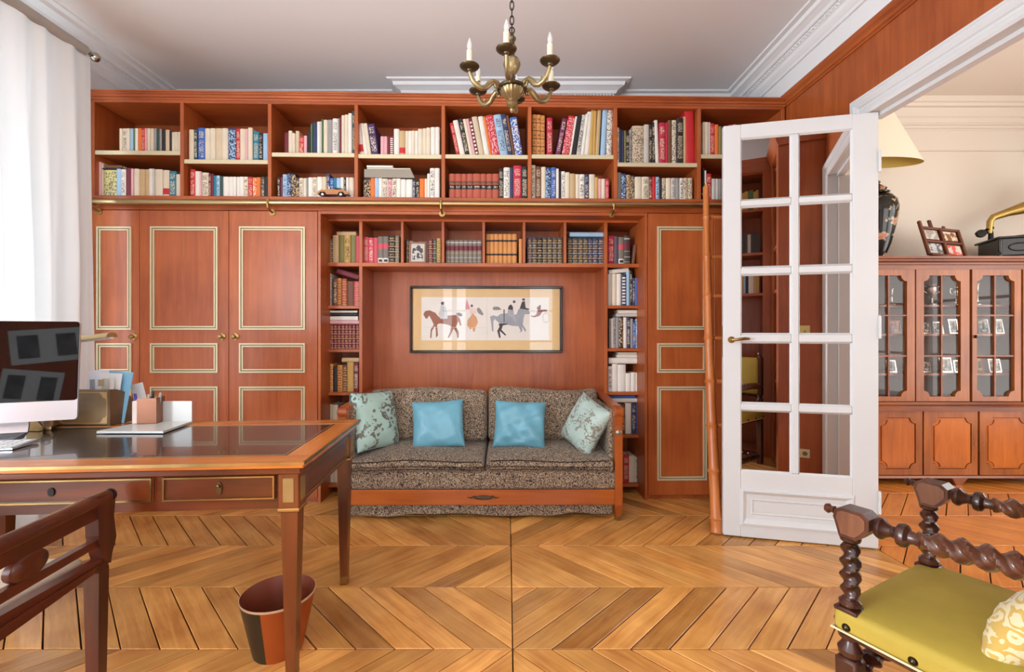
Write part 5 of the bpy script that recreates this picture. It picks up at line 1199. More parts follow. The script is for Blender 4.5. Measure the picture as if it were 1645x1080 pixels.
# ---------------------------------------------------------------- armchair with barley-twist frame
def armchair():
    F0 = Vector((.886, 1.176, 0)); A_ = Vector((.403, .216, 0)); ax_ = A_.normalized(); L_ = A_.length; ang = atan2(ax_.y, ax_.x)
    t = thing('armchair', 'carved dark walnut armchair with barley-twist arms and mustard velvet seat', 'chair', F0, ang)
    # local x across (0..L), y: backwards is -y
    def post(b, x, y, z0, z1, r=.020, tw=58):
        n = 44; b.tube([(x, y, z0+(z1-z0)*k/n) for k in range(n+1)], [r*(.85+.15*sin(pi*k/n)) for k in range(n+1)], 14, lobe=.26, twist=tw, nl=2)
    SH = .455; SD = .55; NA = wood('walnut arm lengthwise', (48, 26, 20), (104, 62, 42), 'Y', rough=.24, coat=.4)
    WK = wood('polished dark walnut', (46, 24, 20), (92, 52, 36), 'Z', rough=.26, coat=.15)
    BRN = wood('worn walnut face', (88, 52, 36), (134, 86, 58), 'Z', rough=.3)
    for x in (.0, L_):
        # front leg
        b = MB(); b.lathe([(.0,0), (.022,0), (.026,.012), (.022,.028), (.014,.034)], 14, (x, 0, 0)); b.box(x-.024, x+.024, -.024, .024, .034, .11, c=.006)
        post(b, x, 0, .11, .26, .019); b.box(x-.026, x+.026, -.026, .026, .26, .345, c=.007)
        b.lathe([(.018,.345), (.026,.352), (.028,.366), (.020,.378), (.016,.388), (.026,.396), (.028,.408)], 16, (x, 0, 0)); b.build('leg', WK, t, True)
        # rear leg + back upright
        b = MB(); b.box(x-.022, x+.022, -SD-.022, -SD+.022, 0, .47, c=.005); post(b, x, -SD, .47, .62, .02); b.box(x-.022, x+.022, -SD-.022, -SD+.022, .62, .96, c=.005); b.lathe([(.02,.96), (.012,.972), (.02,.985), (.018,1.0), (0,1.01)], 12, (x, -SD, 0)); b.build('leg', WK, t, True)
        # arm post
        b = MB(); b.box(x-.027, x+.027, -.027, .027, .462, .474, c=.003); b.lathe([(.02,.474), (.025,.480), (.025,.488), (.017,.496)], 16, (x, 0, 0)); post(b, x, 0, .494, .640, .0195, 88); b.lathe([(.014,.638), (.022,.644), (.024,.652), (.018,.660)], 16, (x, 0, 0)); b.build('arm_post', WK, t, True)
        # knuckle block : octagonal side profile in YZ
        pr = [(.024, .692), (.028, .702), (.024, .722), (.012, .730), (-.038, .730), (-.052, .718), (-.052, .690), (-.038, .670), (-.024, .656), (.014, .656)]
        b = MB(); b.prism([(y, z) for y, z in pr][::-1], x-.026, x+.026, 'YZ'); kb = b.build('arm_block', WK, t)
        q = [(-.012+(y+.012)*.80, .697+(z-.697)*.80) for y, z in pr]
        b = MB(); b.prism(q[::-1], x-.0285, x-.0255, 'YZ'); b.prism(q[::-1], x+.0255, x+.0285, 'YZ'); b.build('carved_face', BRN, kb)
        b = MB(); b.lathe([(0,.036), (.010,.036), (.008,.044), (.013,.050), (.010,.058), (0,.060)], 12, (x, 0, .71), ax='Y'); b.build('button', WK, kb, True)
        # arm
        b = MB(); zA = .700
        def yz(s): return (x, -.062-(SD-.06)*s, zA+.004*sin(s*3)-.0*s)
        b.lathe([(-.064-0,0)], 3) if False else None
        for (ya, ra) in ((-.060, .022), (-.068, .026), (-.078, .020), (-.088, .014), (-.098, .018), (-.104, .026), (-.112, .028), (-.120, .024), (-.126, .015)): pass
        ys = [-.058, -.064, -.070, -.078, -.088, -.096, -.103, -.110, -.118, -.124, -.132, -.145]; rs = [.022, .026, .026, .018, .013, .015, .026, .028, .026, .016, .014, .016]
        b.tube([(x, y, zA) for y in ys], rs, 16); b.build('arm_turning', WK, kb, True)
        n = 80; b = MB(); b.tube([(x, -.14-(SD-.14)*k/n, zA+.012*sin(pi*k/n)) for k in range(n+1)], [.0225*(.72+.28*min(1, k/10)) for k in range(n+1)], 16, lobe=.29, twist=80, nl=2); b.build('arm', NA, t, True)
    # stretchers
    for (p, q) in (((0, 0), (L_, 0)), ((0, -SD), (L_, -SD)), ((0, 0), (0, -SD)), ((L_, 0), (L_, -SD))):
        n = 50; b = MB(); z = .30 if p[1] == q[1] == 0 else .075
        pts = [(p[0]+(q[0]-p[0])*k/n, p[1]+(q[1]-p[1])*k/n, z) for k in range(3, n-2)]
        b.tube(pts, [.014+.006*min(1, min(k, len(pts)-1-k)/5) for k in range(len(pts))], 12, lobe=.24, twist=60, nl=2); b.build('stretcher', WK, t, True)
    b = MB(); b.box(-.02, L_+.02, -SD-.015, .015, .395, .425, c=.006); b.build('seat_frame', WK, t)
    hx, hy = L_/2+.030, SD/2+.028
    def seatfn(x, y, z):
        if z > 0: z += .030*max(0, 1-(x/hx)**2)**.7*max(0, 1-(y/hy)**2)**.7
        return (x, y, z)
    b = MB(); b.soft(hx, hy, .028, .016, n=4, div=16, fn=seatfn, at=(L_/2, -SD/2, .440)); s = b.build('seat', FYEL, t, 2)
    GIMP = plain('pale gimp trim', (226, 206, 160), .8)
    b = MB()
    q = [(-.031, .029), (L_+.031, .029), (L_+.031, -SD-.029), (-.031, -SD-.029)]
    b.tube([(q[j][0]+(q[(j+1) % 4][0]-q[j][0])*k/8, q[j][1]+(q[(j+1) % 4][1]-q[j][1])*k/8, .416) for j in range(4) for k in range(8)], .003, 6, closed=True); b.build('trim', GIMP, s, True)
    ST = plain('bronze stud', (66, 56, 44), .3, .9)
    for j, nn in ((0, 5), (3, 5), (1, 5)):
        p, r_ = Vector((*q[j], .43)), Vector((*q[(j+1) % 4], .43)); ax2 = 'X' if j % 2 else 'Y'
        for k in range(nn):
            c = p+(r_-p)*((k+.25)/(nn-.5)); b = MB(); s_ = 1 if (j in (0, 1)) else -1
            b.lathe([(.010*1, -.001*s_), (.0085, .003*s_), (.005, .006*s_), (0, .007*s_)], 12, tuple(c), ax=ax2); b.build('stud', ST, s, True)
    # back panel
    b = MB(); b.soft(L_/2-.004, .026, .165, .02, n=3, div=6, at=(L_/2, -SD+.004, .79)); b.build('backrest', FYEL, t, 2)
    b = MB(); b.box(-.0+.02, L_-.02, -SD-.018, -SD+.018, .60, .63, c=.005); b.build('back_rail', WK, t)
    # patterned cushion lying on seat against back
    M = Matrix.Translation(F0) @ RZ(ang)
    o = pillow_mb(Matrix(), .36, .34, .13, 11, .005).build('cushion', FORN, None, 2)
    o.matrix_world = M @ T(L_/2-.03, -SD+.20, .605) @ RZ(radians(-8)) @ RX(radians(34)) ; tag(o, 'cream and ochre patterned cushion resting on the mustard armchair', 'cushion')
armchair()
# ---------------------------------------------------------------- far room furniture
CY = 3.535
def cpx(u, v, d=0): Y = CY+d; return (u-CU)/F*Y, ZC-(v-CV)/F*Y
def hole(x0, x1, z0, z1, r, n=6, kind='in'):
    p = []
    for cx, cz, a0, sx, sz in ((x1, z0, 180, -1, 1), (x1, z1, 270, -1, -1), (x0, z1, 0, 1, -1), (x0, z0, 90, 1, 1)):
        # concave scallop, going ccw seen from -y : start angle chosen
        arc = [(cx+r*cos(radians(a0-90*k/n)), cz+r*sin(radians(a0-90*k/n))) for k in range(n+1)]
        p.append(arc)
    out = []
    # order: bottom-right, top-right, top-left, bottom-left ; add small fillet steps
    for arc in p: out += arc
    return out
def ring(b, x0, x1, z0, z1, hp, y0, y1):
    cx, cz = (x0+x1)/2, (z0+z1)/2; q = hp; n = len(q); outer = []
    for (x, z) in q:
        dx, dz = x-cx, z-cz; s = min((x1-cx)/abs(dx) if abs(dx) > 1e-9 else 1e9, (z1-cz)/abs(dz) if abs(dz) > 1e-9 else 1e9); outer.append((cx+dx*s, cz+dz*s))
    # insert rectangle corners : snap nearest outer points
    for c in ((x0, z0), (x1, z0), (x1, z1), (x0, z1)):
        i = min(range(n), key=lambda j: (outer[j][0]-c[0])**2+(outer[j][1]-c[1])**2); outer[i] = c
    vs = [(x, y0, z) for x, z in outer]+[(x, y0, z) for x, z in q]+[(x, y1, z) for x, z in q]+[(x, y1, z) for x, z in outer]
    fs = []
    for i in range(n):
        j = (i+1) % n; fs += [(i, j, n+j, n+i), (n+i, n+j, 2*n+j, 2*n+i), (2*n+i, 2*n+j, 3*n+j, 3*n+i), (3*n+i, 3*n+j, j, i)]
    b.add(vs, fs)
def display_cabinet():
    x0 = 2.53; x1 = 4.35; dp = .40; zt_ = cpx(1500, 413)[1]
    t = thing('display_cabinet', 'long glazed wooden display cabinet in the far room', 'cabinet', (x0, CY, 0))
    L_ = x1-x0
    Zv = lambda v: cpx(1500, v)[1]
    X_ = lambda u: cpx(u, 500)[0]-x0
    b = MB(); b.prism([(y, z) for y, z in ((-.05, zt_), (-.052, zt_-.018), (-.04, zt_-.024), (-.036, zt_-.036), (-.02, zt_-.046), (-.016, zt_-.060), (0, zt_-.062), (dp, zt_-.062), (dp, zt_))][::-1], 0, L_, 'YZ'); b.build('cornice', W_CABX, t)
    b = MB(); b.box(0, L_, .0, .02, Zv(433), zt_-.062); b.build('frieze', W_CABX, t)
    zm1, zm0 = Zv(645), Zv(660)
    b = MB(); b.prism([(y, z) for y, z in ((0, zm1), (-.018, zm1-.004), (-.03, zm1-.02), (-.022, zm1-.035), (-.03, zm1-.045), (-.03, zm0), (0, zm0), (dp, zm0), (dp, zm1))][::-1], 0, L_, 'YZ'); b.build('waist_moulding', W_CABX, t)
    zb = Zv(763); b = MB(); b.prism([(y, z) for y, z in ((0, zb), (-.012, zb-.006), (-.02, zb-.02), (-.02, .055), (dp, .055), (dp, zb))][::-1], 0, L_, 'YZ'); b.build('plinth', W_CABX, t)
    for xa, w_ in ((0.08, .14), (L_-.2, .14), (L_/2, .12)):
        b = MB(); b.prism([(xa-.0, .055), (xa+.03, .0), (xa+w_-.05, 0), (xa+w_, .055)], -.018, .01, 'XZ'); b.prism([(xa, .055), (xa+.03, .0), (xa+w_-.05, 0), (xa+w_, .055)], dp-.04, dp-.01, 'XZ'); b.build('bracket_foot', W_CABX, t)
    b = MB(); b.box(0, L_, dp-.02, dp, .055, zt_-.06); b.build('back_panel', plain('cabinet lining', (118, 98, 88), .7), t)
    for xx in (0, L_-.02):
        b = MB(); b.box(xx, xx+.02, .0, dp-.02, .055, zt_-.062); b.build('side_panel', W_CAB, t)
    for v in (492.5, 538, 600, 642):
        z = cpx(1500, v, .15)[1]; b = MB(); b.box(.02, L_-.02, .05, dp-.02, z-.008, z+.008); b.build('shelf', W_CABX, t)
    b = MB(); b.box(.02, L_-.02, .0, dp-.02, zm0-.02, zm0); b.build('shelf', W_CABX, t)
    up = [(1382, 1467.5), (1469.5, 1555), (1559.5, 1637.5), (1641, 1722)]
    for i, (ua, ub) in enumerate(up):
        a, c = X_(ua), X_(ub); a = max(a, .0)
        ga, gc = (X_(ua)+.048), X_(ub)-.05
        if i == 1: ga, gc = X_(1482), X_(1541)
        if i == 2: ga, gc = X_(1567), X_(1627)
        if i == 0: ga, gc = X_(1398), X_(1455)
        z0, z1 = zm1+.002, Zv(433.5); gz0, gz1 = Zv(637), Zv(443)
        b = MB(); hp = hole(ga, gc, gz0, gz1, .045); ring(b, a, c, z0, z1, hp, -.012, .012); d = b.build('door', W_CAB, t)
        xm = (ga+gc)/2
        b = MB(); b.box(xm-.006, xm+.006, -.008, .006, gz0, gz1); b.build('glazing_bar', W_CABX, d)
        for v in (507, 572):
            z = Zv(v); b = MB(); b.box(ga, xm-.006, -.008, .006, z-.006, z+.006); b.box(xm+.006, gc, -.008, .006, z-.006, z+.006); b.build('glazing_bar', W_CABX, d)
        b = MB(); b.box(ga-.003, gc+.003, .007, .010, gz0-.003, gz1+.003); b.build('pane', GLASS, d)
        if i == 2:
            b = MB(); kx, kz = X_(1563.5), Zv(541); b.lathe([(0,-.016), (.006,-.014), (.004,-.002), (.004,0), (0,0)], 8, (kx, -.012, kz), ax='Y'); b.box(kx-.003, kx+.003, -.026, -.014, kz-.012, kz+.012); b.build('key', BLKM, d)
    lo = [(1387, 1479.5, 1411, 1469), (1482, 1568, 1495.5, 1558.5), (1571.5, 1660, 1582, 1645), (1663, 1750, 1673, 1736)]
    for i, (ua, ub, pa, pb) in enumerate(lo):
        a, c, p0, p1 = X_(ua), X_(ub), X_(pa), X_(pb); z0, z1 = zb+.002, zm0-.002; q0, q1 = Zv(753), Zv(671)
        b = MB(); hp = hole(p0, p1, q0, q1, .045); ring(b, max(a, 0), c, z0, z1, hp, -.012, .006); d = b.build('door', W_CAB, t)
        b = MB(); h2 = hole(p0+.004, p1-.004, q0+.004, q1-.004, .043); b.prism(h2, -.006, .004, 'XZ')
        h3 = hole(p0+.016, p1-.016, q0+.016, q1-.016, .046); b.prism(h3, -.013, -.006, 'XZ'); b.build('raised_panel', wood('cabinet panel wood', (148, 74, 20), (194, 108, 40), 'Z', rough=.32), d)
        if i in (1, 2):
            kx = X_(ua)+.028 if i == 2 else X_(ub)-.02; kz = Zv(713); b = MB(); b.prism([(kx, kz+.012), (kx-.005, kz+.005), (kx-.005, kz-.006), (kx, kz-.013), (kx+.005, kz-.006), (kx+.005, kz+.005)], -.0145, -.012, 'XZ'); b.build('escutcheon', BRASS, d)
    return x0, zt_
CX0, CZT = display_cabinet()
def in_cabinet():
    SIL = plain('silver', (206, 200, 192), .25, .9); d = .16; CRY = plain('pale glassware', (224, 220, 210), .2, 0, Alpha=.75)
    def base(u, v): x, z = cpx(u, v, d); return x, z
    zs = [cpx(1500, v, .15)[1]+.0085 for v in (492.5, 538, 600, 642)]
    def at(u, row): return ((u-CU)/F*(CY+d), CY+d, zs[row])
    def goblet(u, row, h, r, lab, name='trophy_cup', cat='cup'):
        t = thing(name, lab, cat, at(u, row)); b = MB(); b.lathe([(0,0), (r*.8,0), (r*.8,h*.05), (r*.25,h*.12), (r*.15,h*.35), (r*.5,h*.45), (r,h*.65), (r*.95,h*.85), (r*.6,h*.95), (r*.7,h)], 16); b.build('bowl', SIL, t, True)
        for s in (-1, 1):
            b = MB(); b.tube([(s*r*.8, 0, h*.88), (s*r*1.5, 0, h*.92), (s*r*1.6, 0, h*.7), (s*r*.9, 0, h*.58)], r*.1, 6); b.build('handle', SIL, t, True)
    goblet(1497, 0, .17, .045, 'silver two-handled cup on the top shelf, middle display door')
    goblet(1535, 0, .15, .028, 'slim silver cup right of the large cup, top shelf', 'candlestick', 'cup')
    def stick(u, row, h, lab):
        t = tag(MB().lathe([(0,0), (.03,0), (.03,.01), (.01,.03), (.008,h*.5), (.014,h*.55), (.008,h*.6), (.012,h*.9), (.018,h)], 14).build('candlestick', SIL, None, True), lab, 'candlestick'); t.location = at(u, row)
    stick(1570, 0, .18, 'silver candlestick on the top shelf, right display door'); stick(1432, 0, .14, 'silver candlestick on the top shelf, left display door')
    def dish(u, row, w_, lab):
        t = tag(MB().lathe([(0,0), (w_*.5,0), (w_*.9,.015), (w_,.03), (w_*.94,.032), (w_*.5,.012), (0,.01)], 20).build('dish', SIL, None, True), lab, 'dish'); t.location = at(u, row)
    dish(1516, 0, .075, 'low silver dish between the cups, top shelf'); dish(1592, 0, .07, 'low silver dish right of the candlestick, top shelf'); dish(1519, 3, .06, 'small dish on the bottom shelf behind glass')
    def photo(u, row, w_, h, rgb, lab, sil=True):
        x, y, z = at(u, row); t = thing('framed_photo', lab, 'photo', (x, y-.02, z)); M = RX(radians(-10)); e = .010
        fm = SIL if sil else W_CAB
        b = MB(M); b.box(-w_/2, w_/2, 0, .008, 0, e); b.box(-w_/2, w_/2, 0, .008, h-e, h); b.box(-w_/2, -w_/2+e, 0, .008, e, h-e); b.box(w_/2-e, w_/2, 0, .008, e, h-e); b.build('frame', fm, t)
        m, nt, bs = _mat('photo print %s' % lab); n = nt.nodes.new('ShaderNodeTexNoise'); n.inputs['Scale'].default_value = 34; r = nt.nodes.new('ShaderNodeValToRGB'); tc = nt.nodes.new('ShaderNodeTexCoord'); nt.links.new(tc.outputs['Object'], n.inputs[0]); nt.links.new(n.outputs[0], r.inputs[0]); nt.links.new(r.outputs[0], bs.inputs[0])
        r.color_ramp.elements[0].position = .42; r.color_ramp.elements[1].position = .56; c = s2l(rgb); r.color_ramp.elements[0].color = (*[k*.2 for k in c], 1); r.color_ramp.elements[1].color = (*c, 1); bs.inputs['Roughness'].default_value = .2
        b = MB(M); b.box(-w_/2+e, w_/2-e, .003, .005, e, h-e); b.build('photo', m, t)
        b = MB(M); b.box(-.01, .01, .006, .05, 0, .012); b.build('strut', fm, t)
    for u, row, w_, h, rgb, lab, s in ((1437, 1, .09, .11, (214, 120, 90), 'photo frame with reddish picture, second shelf, left display door', False),
      (1486, 1, .07, .09, (214, 206, 196), 'small silver photo frame, second shelf, middle display door', True), (1505, 1, .08, .10, (200, 196, 190), 'silver photo frame right of the small one, second shelf', True), (1530, 1, .075, .12, (190, 180, 168), 'upright pale photo frame at right, second shelf, middle door', True),
      (1578, 1, .09, .12, (206, 206, 206), 'photo frame with black and white picture, second shelf, right door', True), (1603, 1, .07, .12, (220, 216, 206), 'narrow photo frame beside it, second shelf, right door', True),
      (1486, 2, .075, .085, (210, 196, 178), 'oval-looking small frame, third shelf, middle display door', True), (1518, 2, .10, .12, (196, 178, 150), 'ornate photo frame, third shelf, middle display door', True), (1536, 2, .06, .10, (180, 176, 170), 'small grey photo frame at right, third shelf, middle door', True),
      (1572, 2, .055, .12, (206, 180, 130), 'gilt narrow frame, third shelf, right display door', False), (1596, 2, .10, .11, (208, 198, 180), 'broad photo frame, third shelf, right display door', True), (1430, 2, .08, .10, (190, 176, 160), 'small photo frame, third shelf, left display door', True)):
        photo(u, row, w_, h, rgb, lab, s)
in_cabinet()
def far_lamp():
    Y = 3.72; cx = (1408-CU)/F*Y
    t = thing('table_lamp', 'tall black floral vase lamp with a cream cone shade on the cabinet', 'lamp', (cx, Y, CZT))
    Zv = lambda v: ZC-(v-CV)/F*Y-CZT
    m, nt, bs = _mat('black floral lacquer'); N = nt.nodes.new; L = nt.links.new; tc = N('ShaderNodeTexCoord'); v = N('ShaderNodeTexNoise'); v.inputs['Scale'].default_value = 11; v.inputs['Detail'].default_value = 3; L(tc.outputs['Object'], v.inputs[0])
    r = N('ShaderNodeValToRGB'); r.color_ramp.elements[0].position = .56; r.color_ramp.elements[1].position = .59; r.color_ramp.elements[0].color = (*s2l((26, 22, 20)), 1); r.color_ramp.elements[1].color = (*s2l((176, 160, 128)), 1); e = r.color_ramp.elements.new(.66); e.color = (*s2l((196, 110, 92)), 1)
    L(v.outputs[0], r.inputs[0]); L(r.outputs[0], bs.inputs[0]); bs.inputs['Roughness'].default_value = .15
    b = MB(); h = Zv(314); R_ = .145
    b.lathe([(0,0), (.055,0), (.058,.02), (.066,h*.1), (.095,h*.25), (.122,h*.48), (.141,h*.68), (R_,h*.80), (.134,h*.91), (.105,h*.98), (.07,h), (.06,h+.01)], 36); b.build('vase', m, t, True)
    b = MB(); b.lathe([(.06,h), (.085,h+.01), (.09,h+.02), (.06,h+.035), (.07,h+.05), (.04,h+.075), (.02,h+.09), (.028,h+.105), (.015,h+.12), (.006,h+.13), (.006,Zv(245))], 24); b.build('lid', m, t, True)
    SH_ = plain('cream pleated shade', (240, 230, 208), .8, Transmission_Weight=0.0); SI = plain('golden shade lining', (196, 168, 72), .6)
    zb = Zv(262); zt_ = Zv(180); b = MB(); rb = (1481-1408)/F*Y; rt = rb*.36
    b.lathe([(rb, zb), (rt, zt_)], 48); b.v = [(x, y*.36, z) for x, y, z in b.v]; b.f = b.f[:-2]; b.m = b.m[:-2]; b.build('lamp_shade', SH_, t, True)
    b = MB(); b.lathe([(rb-.003, zb+.0005), (rt-.003, zt_-.001)], 48); b.v = [(x, y*.36, z) for x, y, z in b.v]; b.f = [f[::-1] for f in b.f[:-2]]; b.m = b.m[:-2]; b.build('shade_lining', SI, t, True)
far_lamp()
def photo_easel():
    Y = 3.66; t = thing('photo_easel', 'dark wooden easel frame holding four small photographs on the cabinet', 'photo display', ((1512-CU)/F*Y, Y, CZT), radians(6))
    W_ = W_DK; w_, h = .335, .265; M = T(.0, -.05, .012) @ RX(radians(-20)) ; M = M @ RY(radians(5))
    MW = wood('easel wood', (82, 40, 26), (124, 66, 42), 'X', rough=.35)
    b = MB(M)
    for z in (0, h/2-.009, h-.018): b.box(-w_/2, w_/2, -.012, .008, z, z+.018, c=.003)
    b.build('crossbar', MW, t)
    for x in (-w_/2-.005, -.010, w_/2-.018):
        b = MB(M); top = h+.05 if x < -.1 else h
        b.box(x, x+.022, -.014, .010, -.0, top, c=.004); b.build('upright', MW, t)
    b = MB(M); b.box(-.055, -.028, .010, .028, .0, h+.085, c=.004); b.box(.058, .082, .010, .024, h-.05, h+.04, c=.004); b.build('easel_post', MW, t)
    b = MB(M); b.box(-w_/2, w_/2, .006, .009, .01, h-.01); b.build('backing', W_DK, t)
    b = MB(M @ T(0,0,0)); b.box(-w_/2, w_/2, -.03, -.012, -.012, .004, c=.003); b.build('ledge', MW, t)
    b = MB(); b.box(-.02, .02, .06, .10, -0, .012); b.beam((0, .08, .005), (-.03, .05, .20), .02, .01); b.build('rear_leg', MW, t)
    for i, (x0, z0, c1, c2) in enumerate(((-.145, .155, (206, 204, 196), (170, 160, 150)), (.020, .155, (222, 206, 180), (140, 92, 64)), (-.145, .028, (196, 200, 204), (110, 106, 104)), (.020, .028, (224, 96, 84), (214, 200, 190)))):
        m, nt, bs = _mat('easel photo %d' % i); n = nt.nodes.new('ShaderNodeTexNoise'); n.inputs['Scale'].default_value = 22; r = nt.nodes.new('ShaderNodeValToRGB'); tc = nt.nodes.new('ShaderNodeTexCoord'); nt.links.new(tc.outputs['Object'], n.inputs[0]); nt.links.new(n.outputs[0], r.inputs[0]); nt.links.new(r.outputs[0], bs.inputs[0])
        r.color_ramp.elements[0].position = .46; r.color_ramp.elements[1].position = .54; r.color_ramp.elements[0].color = (*s2l(c2), 1); r.color_ramp.elements[1].color = (*s2l(c1), 1); bs.inputs['Roughness'].default_value = .2
        b = MB(M); b.box(x0, x0+.12, .0, .003, z0, z0+.085); b.build('photo', m, t)
photo_easel()
def gramophone():
    Y = 3.68; cx = (1630-CU)/F*Y; t = thing('gramophone', 'black table gramophone with a brass horn on the far cabinet', 'gramophone', (cx+.06, Y, CZT), radians(-22))
    BL = plain('ebonised case', (34, 30, 28), .3); P_ = lambda u, v: ((u-1630)/F*Y, ZC-(v-CV)/F*Y-CZT)
    x0 = P_(1587, 400)[0]; x1 = x0+.42; zt_ = P_(1600, 383)[1]
    b = MB(); b.box(x0+.01, x1-.01, -.15, .15, .022, zt_-.015, c=.006); b.box(x0-.0, x1, -.16, .16, 0, .024, c=.008); b.box(x0-.008, x1+.008, -.168, .168, zt_-.018, zt_, c=.006); b.build('case', BL, t)
    for x in (x0+.008, x1-.008):
        b = MB(); b.lathe([(0,.02), (.016,.02), (.018,.035), (.010,.045), (.014,.06), (.014,zt_-.05), (.018,zt_-.03), (.012,zt_-.018)], 12, (x, -.156, 0)); b.build('corner_column', BL, t, True)
    b = MB(); pts = [(cos(a)*.055*1.2+.5*(x0+x1)-.08, -.152, sin(a)*.03+zt_*.5) for a in [k*pi/12 for k in range(24)]]; b.tube(pts, .005, 6, closed=True); b.build('carved_oval', BLKM, t, True)
    b = MB(); b.lathe([(0,zt_), (.12,zt_), (.125,zt_+.006), (.12,zt_+.012), (0,zt_+.013)], 30, ((x0+x1)/2, 0, 0)); b.build('turntable', plain('felt', (60, 30, 30), .9), t, True)
    a = P_(1592, 372); b = MB(); b.tube([(a[0], 0, zt_), (a[0]+.0, 0, a[1]+.01), (a[0]-.02, 0, a[1]+.03), (a[0]+.01, 0, a[1]+.05)], [.018, .016, .02, .018], 10); b.lathe([(0,-.02), (.03,-.018), (.034,0), (.03,.018), (0,.02)], 16, (a[0]-.07, -.02, a[1]-.0), ax='Y'); b.tube([(a[0], 0, a[1]), (a[0]-.04, -.02, a[1]+.015), (a[0]-.08, -.02, a[1]+.02), (a[0]-.105, -.02, a[1])], .008, 8); b.build('tone_arm', BLKM, t, True)
    h0 = P_(1590, 372); h1 = P_(1592, 350); h2 = P_(1612, 340.0); h3 = P_(1645, 331); h4 = P_(1700, 300)
    b = MB(); b.tube([(h0[0], 0, h0[1]), (h1[0]-.004, 0, h1[1]-.01), (h1[0]+.015, 0, h1[1]+.02), (h2[0], 0, h2[1]+.0), (h3[0], 0, h3[1]), (h4[0], -.02, h4[1])], [.020, .022, .027, .032, .058, .15], 20, caps=False); b.build('horn', plain('old brass horn', (168, 140, 78), .35, .9, var=.2), t, True)
gramophone()
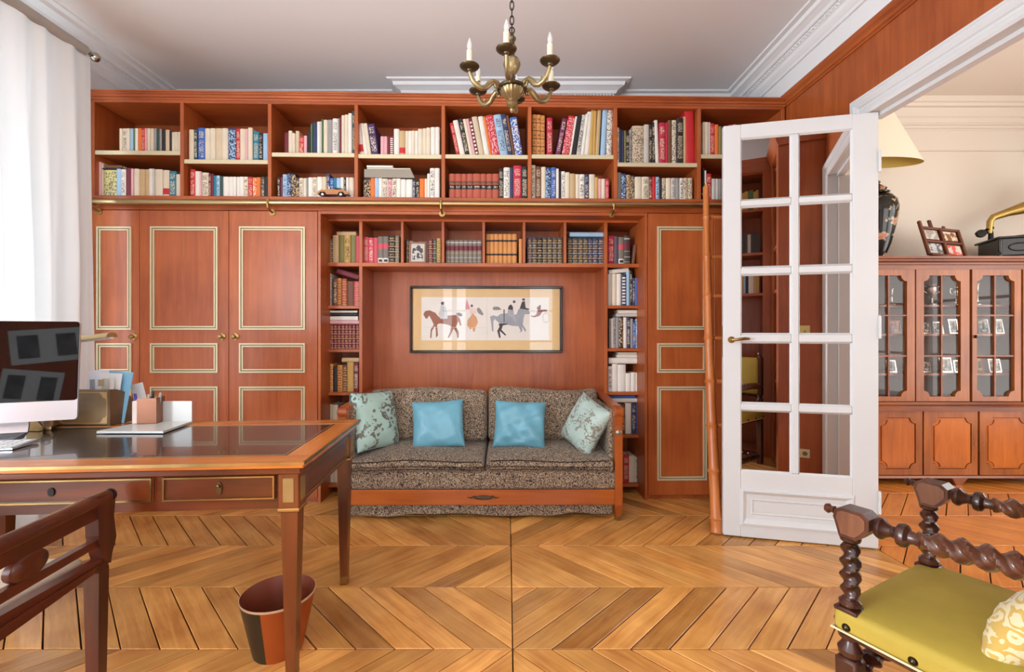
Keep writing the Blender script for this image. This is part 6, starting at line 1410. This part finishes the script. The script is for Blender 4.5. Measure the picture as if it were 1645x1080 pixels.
# ---------------------------------------------------------------- pier bookcases behind (seen in the mirrors)
def rear_cases():
    X0, X1 = .93, 1.66; Yf, Yb = .62, .30; t = thing('bookcase', 'cherry wood bookcase on the pier beside the viewpoint, seen in mirror', 'bookcase', (X0, Yb, 0))
    w_ = X1-X0; d = Yf-Yb; HT = 2.80
    b = MB(); b.box(0, w_+.3, 0, .02, 0, HT); b.build('back_panel', W_CH, t)
    for x in (0, w_-.07): b = MB(); b.box(x, x+(.025 if x == 0 else .07), .02, d, 0, HT, c=.002); b.build('side_panel', W_CH, t)
    for z in (.05, .75, 1.55, 1.94, 2.36, 2.72): b = MB(); b.box(.025, w_-.07, .02, d-.01, z-.012, z+.012); b.build('shelf', W_CHX, t)
    b = MB(); b.prism([(d, 2.72), (d+.01, 2.74), (d+.03, 2.80), (d+.045, 2.84), (0, 2.84), (0, 2.72)], -.03, w_+.02, 'YZ'); b.build('cornice', W_CHX, t)
    # return case along right wall
    t2 = thing('bookcase', 'shallow cherry wood bookcase end with socket beside the wide opening', 'bookcase', (1.66, .62, 0)); L_ = .63; dd = .325
    b = MB(); b.box(0, dd, L_-.025, L_, 0, HT, c=.002); b.build('end_panel', W_CH, t2)
    b = MB(); b.box(0, .025, -.0, .12, 0, HT, c=.002); b.box(0, .025, L_-.16, L_-.026, 0, HT, c=.002); b.build('front_stile', W_CH, t2)
    for z in (.05, .75, 1.55, 1.94, 2.36, 2.72): b = MB(); b.box(.01, dd, .12, L_-.026, z-.012, z+.012); b.build('shelf', W_CHY, t2)
    b = MB(); b.prism([(0, 2.72), (-.01, 2.74), (-.03, 2.80), (-.045, 2.84), (dd, 2.84), (dd, 2.72)][::-1], .05, L_+.02, 'XZ'); b.build('cornice', W_CHY, t2)
    so = thing('wall_socket', 'cream power socket low on the cherry wood end panel', 'socket', (1.845, 1.251, .21)); b = MB(); b.box(-.035, .035, 0, .008, -.035, .035, c=.003); b.build('plate', plain('cream plastic', (228, 220, 180), .4), so); b = MB(); b.lathe([(0,.0085), (.016,.0085), (.018,.010), (0,.010)][::-1], 16, (0,0,0), ax='Y'); b.build('outlet', plain('grey plastic', (120, 116, 110), .5), so)
    sw = thing('light_switch', 'brass light switch plate on the cherry wood end panel', 'switch', (1.845, 1.251, 1.19)); b = MB(); b.box(-.035, .035, 0, .006, -.05, .05, c=.002); b.build('plate', plain('pale brass plate', (222, 204, 130), .35, .3), sw); b = MB(); b.box(-.008, .008, .006, .012, -.01, .01, c=.002); b.build('toggle', BRASS, sw)
    # their books, unseen except in reflection: one mass
    rnd = random.Random(8); mats = [bookmat(c) for c in ('wh', 'nv', 'gn', 'ta', 'lb', 'dk', 'gd', 'cr')]; m = MB()
    for z, pal, h in ((2.372, (2, 6, 2, 6), .19), (1.952, (5, 0, 3, 0, 5), .2), (1.562, (1, 4, 0, 6, 3), .2)):
        x = X0+.04
        while x < X1-.11:
            w = rnd.uniform(.018, .03); mi = pal[rnd.randrange(len(pal))]; m.box(x, x+w-.001, Yf-.17, Yf-.04+rnd.uniform(-.006, .006), z, z+h*rnd.uniform(.9, 1.05), mi); x += w
        y = .75
        while y < 1.07:
            w = rnd.uniform(.018, .03); mi = pal[rnd.randrange(len(pal))]; m.box(1.70, 1.84, y, y+w-.001, z, z+h*rnd.uniform(.9, 1.05), mi); y += w
    o = m.build('books', mats, None); tag(o, 'rows of books on the pier bookcases, seen in the mirrored door', 'books', kind='stuff')
rear_cases()
# rear wall dressing reflected in the computer screen
b = MB(); b.box(XL+.001, -1.55, -2.499, -2.48, 0, 2.8); struct(b.build('wall_front_panelling', W_CH), 'cherry wood panelling on the wall behind the viewpoint')

for X_, Z_, w_, h_, tl, lab in ((-1.96, 1.60, .56, .36, 8, 'white-mounted engraving on the rear panelling, reflected in the computer screen'), (-2.06, 1.15, .46, .36, -6, 'lower framed engraving on the rear panelling, reflected in the computer screen')):
    t = thing('engraving', lab, 'picture', (X_, -2.478, Z_)); M = RY(radians(-tl))
    b = MB(M); b.box(-w_/2, w_/2, 0, .006, -h_/2, h_/2); b.build('mount', plain('engraving paper', (226, 226, 222), .7), t)
    b = MB(M)
    for k in (-1, 1):
        b.mi = 0; b.box(k*w_*.26-w_*.14, k*w_*.26+w_*.14, .0062, .0075, -h_*.34, h_*.34)
    b.build('print', plain('engraved grey', (112, 110, 108), .7, var=.45), t, kind='stuff')
